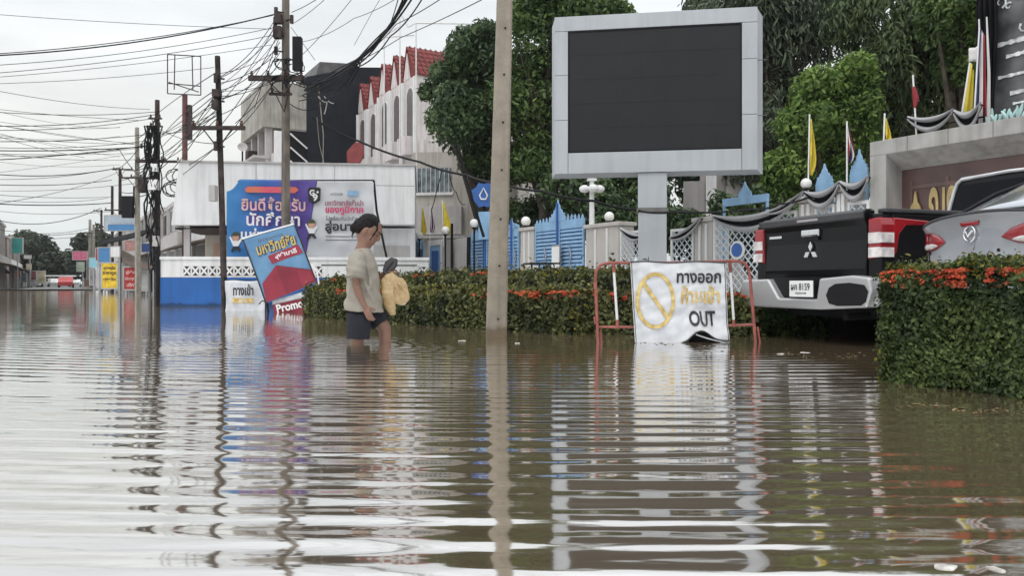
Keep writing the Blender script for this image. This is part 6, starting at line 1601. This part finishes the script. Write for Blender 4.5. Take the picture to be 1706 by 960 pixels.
b = MB(); b.prism(U[::-1], -.19, -.04, 'y'); bmp = b.build("step_bumper", bumperm, tr, bevel=.022, seg=3)
for s in (-1, 1):
    b = MB(); xa, xb = sorted((s * .90, s * .955)); b.prism([(-.12, .775), (.42, .745), (.46, .66), (.10, .60), (-.12, .52)][::-1], xa, xb, 'x'); b.build("bumper_wrap", bumperm, bmp, bevel=.02)
b = MB(); b.box(-.46, .30, -.12, -.041, .50, .79); b.build("step_recess", black, bmp)
b = MB(); b.prism([(.40, .62), (.44, .69), (.52, .725), (.70, .735), (.88, .715), (.925, .66), (.90, .57), (.84, .535), (.55, .525), (.44, .545)][::-1], -.196, -.188, 'y'); b.build("bumper_dark_panel", black, bmp, bevel=.003)  # dark rounded panel on the bumper face
lp = MB(); lp.box(-.095, .245, -.215, -.205, .60, .755); lpo = lp.build("number_plate", white_clean, tr, bevel=.004)
lp = MB(); lp.box(-.105, .255, -.204, -.192, .59, .765); lp.build("plate_holder", black, lpo)
text("plate_lettering", "ผค 8159", ink, lpo, .070, .697, .27, .066, y=-.219, bold=.008); text("plate_province", "กรุงเทพ", ink, lpo, .075, .632, .16, .024, y=-.2165, bold=.02)
def wheel(parent, x, y, r=.39, w_=.26, rimm=None):
    wt = MB(); M = Matrix.Translation((x, y, r)) @ Matrix.Rotation(R(90), 4, 'Y')
    wt.lathe([(r * .58, -w_/2), (r * .93, -w_/2), (r, -w_/2 + .03), (r, w_/2 - .03), (r * .93, w_/2), (r * .58, w_/2)], 32, M); to = wt.build("wheel", rubber, parent, smooth=True)
    tr_ = MB()
    for i in range(36):
        Mt = M @ Matrix.Rotation(2 * math.pi * i / 36, 4, 'Z'); tr_.box(r - .004, r + .012, -.018, .018, -w_/2 + .03, w_/2 - .03, Mt)
    tr_.build("tread", rubber, to)
    rm_ = MB(); rm_.lathe([(.02, -w_*.42), (r * .57, -w_*.40), (r * .57, w_*.40), (.02, w_*.42)], 24, M); rm_.build("rim", rimm or steel, to, smooth=True)
for x in (-.78, .78):
    for y in (1.30, 4.45): wheel(tr, x, y)
b = MB(); b.box(-.72, .72, .25, 5.0, .40, .60); b.tube([(-.75, 1.30, .39), (.75, 1.30, .39)], .07, 10); b.cyl((.45, -.02, .42), (.45, 1.0, .45), .035, n=10); b.build("chassis", rubber, tr)
b = MB()
for x in (-.80, .80): b.box(x - .13, x + .13, 1.80, 1.815, .14, .62)
b.build("mud_flap", rubber, tr)
b = MB()                                           # cab and bonnet
for s in (-1, 1):
    x0, x1 = (.78, .885) if s > 0 else (-.885, -.78)
    b.prism(arch_profile(2.47, 5.3, 1.10, .42, [4.45]), x0, x1, 'x')
b.box(-.779, .779, 2.47, 4.3, .5, 1.10); b.box(-.78, .78, 4.0, 5.3, .8, 1.14)
b.build("cab_body", carblack, tr, bevel=.04, seg=3)
def quadloft(b, rb, rt):                            # rectangles (x0,x1,y0,y1,z)
    f = lambda r_: [(r_[0], r_[2], r_[4]), (r_[1], r_[2], r_[4]), (r_[1], r_[3], r_[4]), (r_[0], r_[3], r_[4])]
    b.add(f(rb) + f(rt), [(0, 3, 2, 1), (4, 5, 6, 7), (0, 1, 5, 4), (1, 2, 6, 5), (2, 3, 7, 6), (3, 0, 4, 7)])
b = MB(); quadloft(b, (-.86, .86, 2.47, 4.35, 1.101), (-.70, .70, 2.60, 3.75, 1.97)); b.build("greenhouse", carblack, tr, bevel=.06, seg=4)
def rear_pt(x, z): a = (z - 1.101) / (1.97 - 1.101); return (x * (.86 + (.70 - .86) * a), 2.47 + .13 * a - .012, z)
gl = MB(); gl.add([rear_pt(-.90, 1.28), rear_pt(.90, 1.28), rear_pt(.88, 1.86), rear_pt(-.88, 1.86)], [(0, 1, 2, 3)]); gl.build("rear_window", glassd, tr, solid=.008)
b = MB(); b.tube([rear_pt(-.965, 1.16), rear_pt(-.95, 1.45), rear_pt(-.94, 1.80), rear_pt(-.915, 1.885), rear_pt(-.84, 1.925), rear_pt(0, 1.945), rear_pt(.84, 1.925), rear_pt(.915, 1.885), rear_pt(.94, 1.80), rear_pt(.95, 1.45), rear_pt(.965, 1.16)], .022, 8); b.build("window_surround", mat("sky_sheen_trim", (.66, .67, .69), .3, metal=.3), tr, smooth=True)  # light trim, with the sky's reflection along the cab edge put into its colour
for s in (-1, 1):
    sd2 = lambda y, z: (s * (.86 + (.70 - .86) * (z - 1.101) / .869 + .006), y, z)
    b = MB(); b.add([sd2(2.75, 1.2), sd2(4.0, 1.2), sd2(3.66, 1.84), sd2(2.82, 1.84)], [(0, 1, 2, 3)]); b.build("side_window", glassd, tr, solid=.006)
b = MB(); b.add([(-.74, 4.22, 1.2), (.74, 4.22, 1.2), (.64, 3.80, 1.90), (-.64, 3.80, 1.90)], [(0, 1, 2, 3)]); b.build("windscreen", glassd, tr, solid=.01)

# ================================================================== silver sedan
silver = mat("silver_car_paint", (.40, .42, .45), .30, metal=.35, var=.04, coat=.7)
sc2 = thing("silver_sedan", "silver sedan parked behind the right foreground hedge with its boot toward the road", "car", (3.24, 5.50, -.06), R(-90))
HWC = .86
def plan(x, p=3.0, d=.30): return d * (1 - max(0, 1 - (abs(x) / HWC) ** p) ** (1 / p))
LZ = [(.22, .06), (.34, -.03), (.55, -.055), (.68, -.045), (.715, -.01), (.74, .0), (.90, .0), (1.0, -.004), (1.06, -.016), (1.095, -.035), (1.108, -.03), (1.112, .0)]
def rz_(z):
    for (za, ya), (zb_, yb_) in zip(LZ, LZ[1:]):
        if z <= zb_: return ya + (yb_ - ya) * (z - za) / (zb_ - za)
    return LZ[-1][1]
def lipdrop(x): return .075 * (abs(x) / HWC) ** 2.4
def yb(x, z): return rz_(z + lipdrop(x) * max(0, min(1, (z - .8) / .3))) + plan(x)
def rearpt(a, z): 
    x = HWC * math.sin((a * 2 - 1) * math.pi / 2 * .97); zz = z - lipdrop(x) * max(0, min(1, (z - .8) / .3))
    return (x, rz_(z) + plan(x), zz)
b = MB(); zs_ = [q[0] for q in LZ]; NX = 40
vs = [rearpt(i / NX, z) for z in zs_ for i in range(NX + 1)]
fs = [(r * (NX+1) + i, r * (NX+1) + i + 1, (r+1) * (NX+1) + i + 1, (r+1) * (NX+1) + i) for r in range(len(zs_) - 1) for i in range(NX)]
b.add(vs, fs)
top = [rearpt(i / NX, zs_[-1]) for i in range(NX + 1)]                       # boot deck
b.grid(lambda a, c: (top[int(round(a * NX))][0] * (1 - .03 * c), top[int(round(a * NX))][1] * (1 - c) + .60 * c, top[int(round(a * NX))][2] + .0 * c), NX, 4)
for s in (-1, 1):                                                            # flanks
    e = 1 if s > 0 else 0
    prof = [rearpt(e, z) for z in zs_]
    b.grid(lambda a, c: (lambda q: (s * (abs(q[0]) + .03 * math.sin(min(1, c * 3) * math.pi / 2) * (1 - abs(q[2] - .6) * .7)), q[1] + (4.25 - q[1]) * c, q[2] - .12 * max(0, c - .6) * (1 if q[2] > .8 else 0)))(prof[int(round(a * (len(prof) - 1)))]), len(prof) - 1, 24)
b.box(-.80, .80, 4.0, 4.3, .25, .85); b.box(-.82, .82, .6, 4.2, .94, 1.0)
b.build("body", silver, sc2, smooth=True)
GS = [(.17, .70, 1.03, 1.075), (.34, .69, 1.03, 1.19), (.60, .66, 1.03, 1.345), (.86, .625, 1.02, 1.445), (1.15, .60, 1.0, 1.475), (1.6, .585, 1.0, 1.50), (2.2, .58, .98, 1.49), (2.8, .62, .97, 1.32), (3.4, .68, .95, 1.0)]
G_ = []
for (y, hw_, zb, zt) in GS:
    half = [(.80, zb), (hw_ + (.80 - hw_) * .5, zb + (zt - zb) * .5), (hw_ + .03, zb + (zt - zb) * .90), (hw_ * .78, zb + (zt - zb) * .985)]
    G_.append([(x, y, z) for x, z in half] + [(0, y, zt)] + [(-x, y, z) for x, z in half[::-1]])
m_ = 9; vs = [p_ for s in G_ for p_ in s]; fs = [(i*m_+j, i*m_+j+1, (i+1)*m_+j+1, (i+1)*m_+j) for i in range(len(G_)-1) for j in range(m_-1)] + [tuple(range(m_)), tuple(range((len(G_)-1)*m_, len(G_)*m_))[::-1]]
b = MB(); b.add(vs, fs); b.build("roof", silver, sc2, smooth=True, sub=2)
gr_ = mat("sky_coloured_glass", (.50, .53, .56), .12, var=.05, spec=.6, metal=.75)  # pale metallic colour puts the reflected sky into the glass
b = MB(); b.grid(lambda a, c: ((-1 + 2 * a) * (.58 - .05 * c), (.20 + .60 * c - .02 * (1 - (2 * a - 1) ** 2)), 1.11 + .315 * c + .03 * (1 - (2 * a - 1) ** 2)), 12, 6); b.build("rear_window", gr_, sc2, smooth=True, solid=.008)
for s in (-1, 1):
    b = MB(); b.tube([(s * .735, .18, 1.075), (s * .725, .34, 1.175), (s * .69, .60, 1.33), (s * .65, .86, 1.43), (s * .62, 1.15, 1.475), (s * .60, 1.6, 1.49)], .013, 6); b.build("roof_trim", black, sc2, smooth=True)
    b = MB(); b.add([(s * .80, .95, 1.05), (s * .80, 2.9, 1.03), (s * .68, 2.4, 1.38), (s * .69, 1.15, 1.38)], [(0, 1, 2, 3)]); b.build("side_window", glassd, sc2, solid=.01)
b = MB(); b.tube([(lambda q: (q[0], q[1] - .004, q[2] + .006))(rearpt(.06 + .88 * i / 30, 1.105)) for i in range(31)], .010, 6); b.build("boot_lip", plastic, sc2, smooth=True)
def shell(pts, d, m, nm, par, flip=False):
    # fine patch lying on the rear skin, outline given in x, z
    xs = [p_[0] for p_ in pts]; n = 16; xl, xr = min(xs), max(xs); k = len(pts)
    def span(x):
        zz = []
        for i in range(k):
            (xa, za), (xb, zb_) = pts[i], pts[(i + 1) % k]
            if (xa - x) * (xb - x) <= 0 and abs(xa - xb) > 1e-9: zz.append(za + (zb_ - za) * (x - xa) / (xb - xa))
        return (min(zz), max(zz)) if zz else (pts[0][1], pts[0][1])
    def f(a, c):
        x = xl + (xr - xl) * min(max(a, .004), .996); z0_, z1_ = span(x); z = z0_ + (z1_ - z0_) * c
        bul = d * (.35 + .65 * min(1, 4 * min(c, 1 - c) + .0) * min(1, 8 * min(a, 1 - a)))
        return (x, yb(x, z) - bul, z)
    b = MB(); b.grid(f, n, 5); return b.build(nm, m, par, smooth=True, solid=.006)
for s in (-1, 1):
    P_ = [(.335, .925), (.42, .975), (.55, 1.005), (.68, 1.01), (.79, .995), (.838, .95), (.835, .90), (.78, .868), (.62, .862), (.48, .878)]
    l_ = shell([(s * x, z) for x, z in P_], .014, redlens, "tail_lamp", sc2)
    Q_ = [(.43, .905), (.52, .925), (.66, .93), (.80, .925), (.825, .90), (.76, .880), (.62, .876), (.50, .888)]
    shell([(s * x, z) for x, z in Q_], .0215, clearlens, "clear_band", l_)
    b = MB(); b.tube([(s * .60, yb(s * .60, z) - .0145, z) for z in (.70, .78, .86)], .004, 5); b.tube([(s * .60, yb(s * .60, z) - .017, z) for z in (.86, .92, .96, 1.0)], .004, 5); b.build("panel_gap", black, sc2)
shell([(-.115, 1.052), (.115, 1.052), (.11, 1.022), (-.11, 1.022)], .010, redlens, "high_brake_light", sc2)
ye = yb(0, .966); b = MB(); n = 24; b.tube([(.068 * math.cos(2*math.pi*i/n), ye - .014, .966 + .054 * math.sin(2*math.pi*i/n)) for i in range(n)], .008, 7, closed=True)
b.tube([(-.058, ye - .015, .984), (-.03, ye - .017, .981), (0, ye - .019, .948), (.03, ye - .017, .981), (.058, ye - .015, .984)], [.005, .009, .011, .009, .005], 7); b.build("emblem", chrome, sc2, smooth=True)
b = MB(); b.lathe([(.012, 0), (.012, .006)], 10, Matrix.Translation((.30, yb(.30, .84) - .001, .84)) @ Matrix.Rotation(R(90), 4, 'X')); b.build("lock_button", black, sc2)
shell([(-.72, .858), (-.60, .858), (-.60, .842), (-.72, .842)], .008, plastic, "model_script", sc2)
for x in (-.75, .75):
    for y in (.85, 3.5): wheel(sc2, x, y, .31, .2)
# white cloth lying on the hedge by the car
t = thing("hedge_cloth", "crumpled off-white cloth lying on the hedge crest in front of the silver car", "cloth", UV(4.18, 1.95, .62), ROAD)
b = MB()
b.ell((0, 0, .02), (.075, .10, .035)); b.ell((.02, .05, .035), (.05, .05, .03)); limb(b, [(0, -.06, .03), (.0, .0, .065), (.02, .09, .03)], [.02, .022, .018])
remesh(b, "cloth", .006, mat("off_white_cloth", (.62, .52, .47), .8, var=.15), t, 2, noise=.03, nscale=.04)

# ================================================================== floating scraps
foam = mat("foam_scrap", (.42, .40, .36), .9, var=.35, scale=30, col2=(.66, .64, .60))
for lab, px, py, s in (("white foam scrap floating in the bottom right corner", 1575, 946, .022), ("pale scrap floating at the far bottom right corner", 1660, 950, .018), ("white scrap floating in the shade beside the pickup wheel", 1480, 612, .03), ("pale scrap floating left of the concrete pole foot", 770, 568, .04), ("pale scrap floating right of the concrete pole foot", 862, 572, .03), ("pale scrap floating under the silver bumper", 1340, 588, .04), ("small pale scrap floating beneath the left of the bumper", 1300, 590, .03)):
    Y = F * CH / (py - HY); t = thing("floating_scrap", lab, "litter", ((px - 853) / F * Y, Y, 0), rng.uniform(0, 3), 'scraps floating on the flood water')
    b = MB(); n = 9; g4 = random.Random(px)
    b.prism([(s * g4.uniform(.6, 1.3) * math.cos(2*math.pi*i/n), s * .7 * g4.uniform(.6, 1.3) * math.sin(2*math.pi*i/n)) for i in range(n)], -.003, .003, 'z'); b.build("scrap", foam, t, bevel=.003)

# leaves and scum gathered along the hedges and in the slack water
g5 = np.random.default_rng(77); P_ = []
for (pa, pb_, n_, sp) in ((bxy(515, 530), bxy(950, 563), 60, .10), (bxy(960, 566), bxy(1260, 580), 45, .12), (bxy(1270, 584), bxy(1480, 596), 60, .25), (bxy(1500, 668), bxy(1700, 690), 45, .10)):
    for _ in range(n_):
        a = g5.random(); P_.append((pa[0] + (pb_[0] - pa[0]) * a + g5.normal(0, sp), pa[1] + (pb_[1] - pa[1]) * a - abs(g5.normal(0, sp)), .002))
lf = leaf_mesh("leaf_litter", np.array(P_), np.tile((0, 0, 1.0), (len(P_), 1)), .032, mat("dead_leaf", (.10, .085, .03), .6, var=.4, scale=8, col2=(.24, .17, .07), island=.5), None, 78, jitter=.05)
lf["kind"] = "stuff"
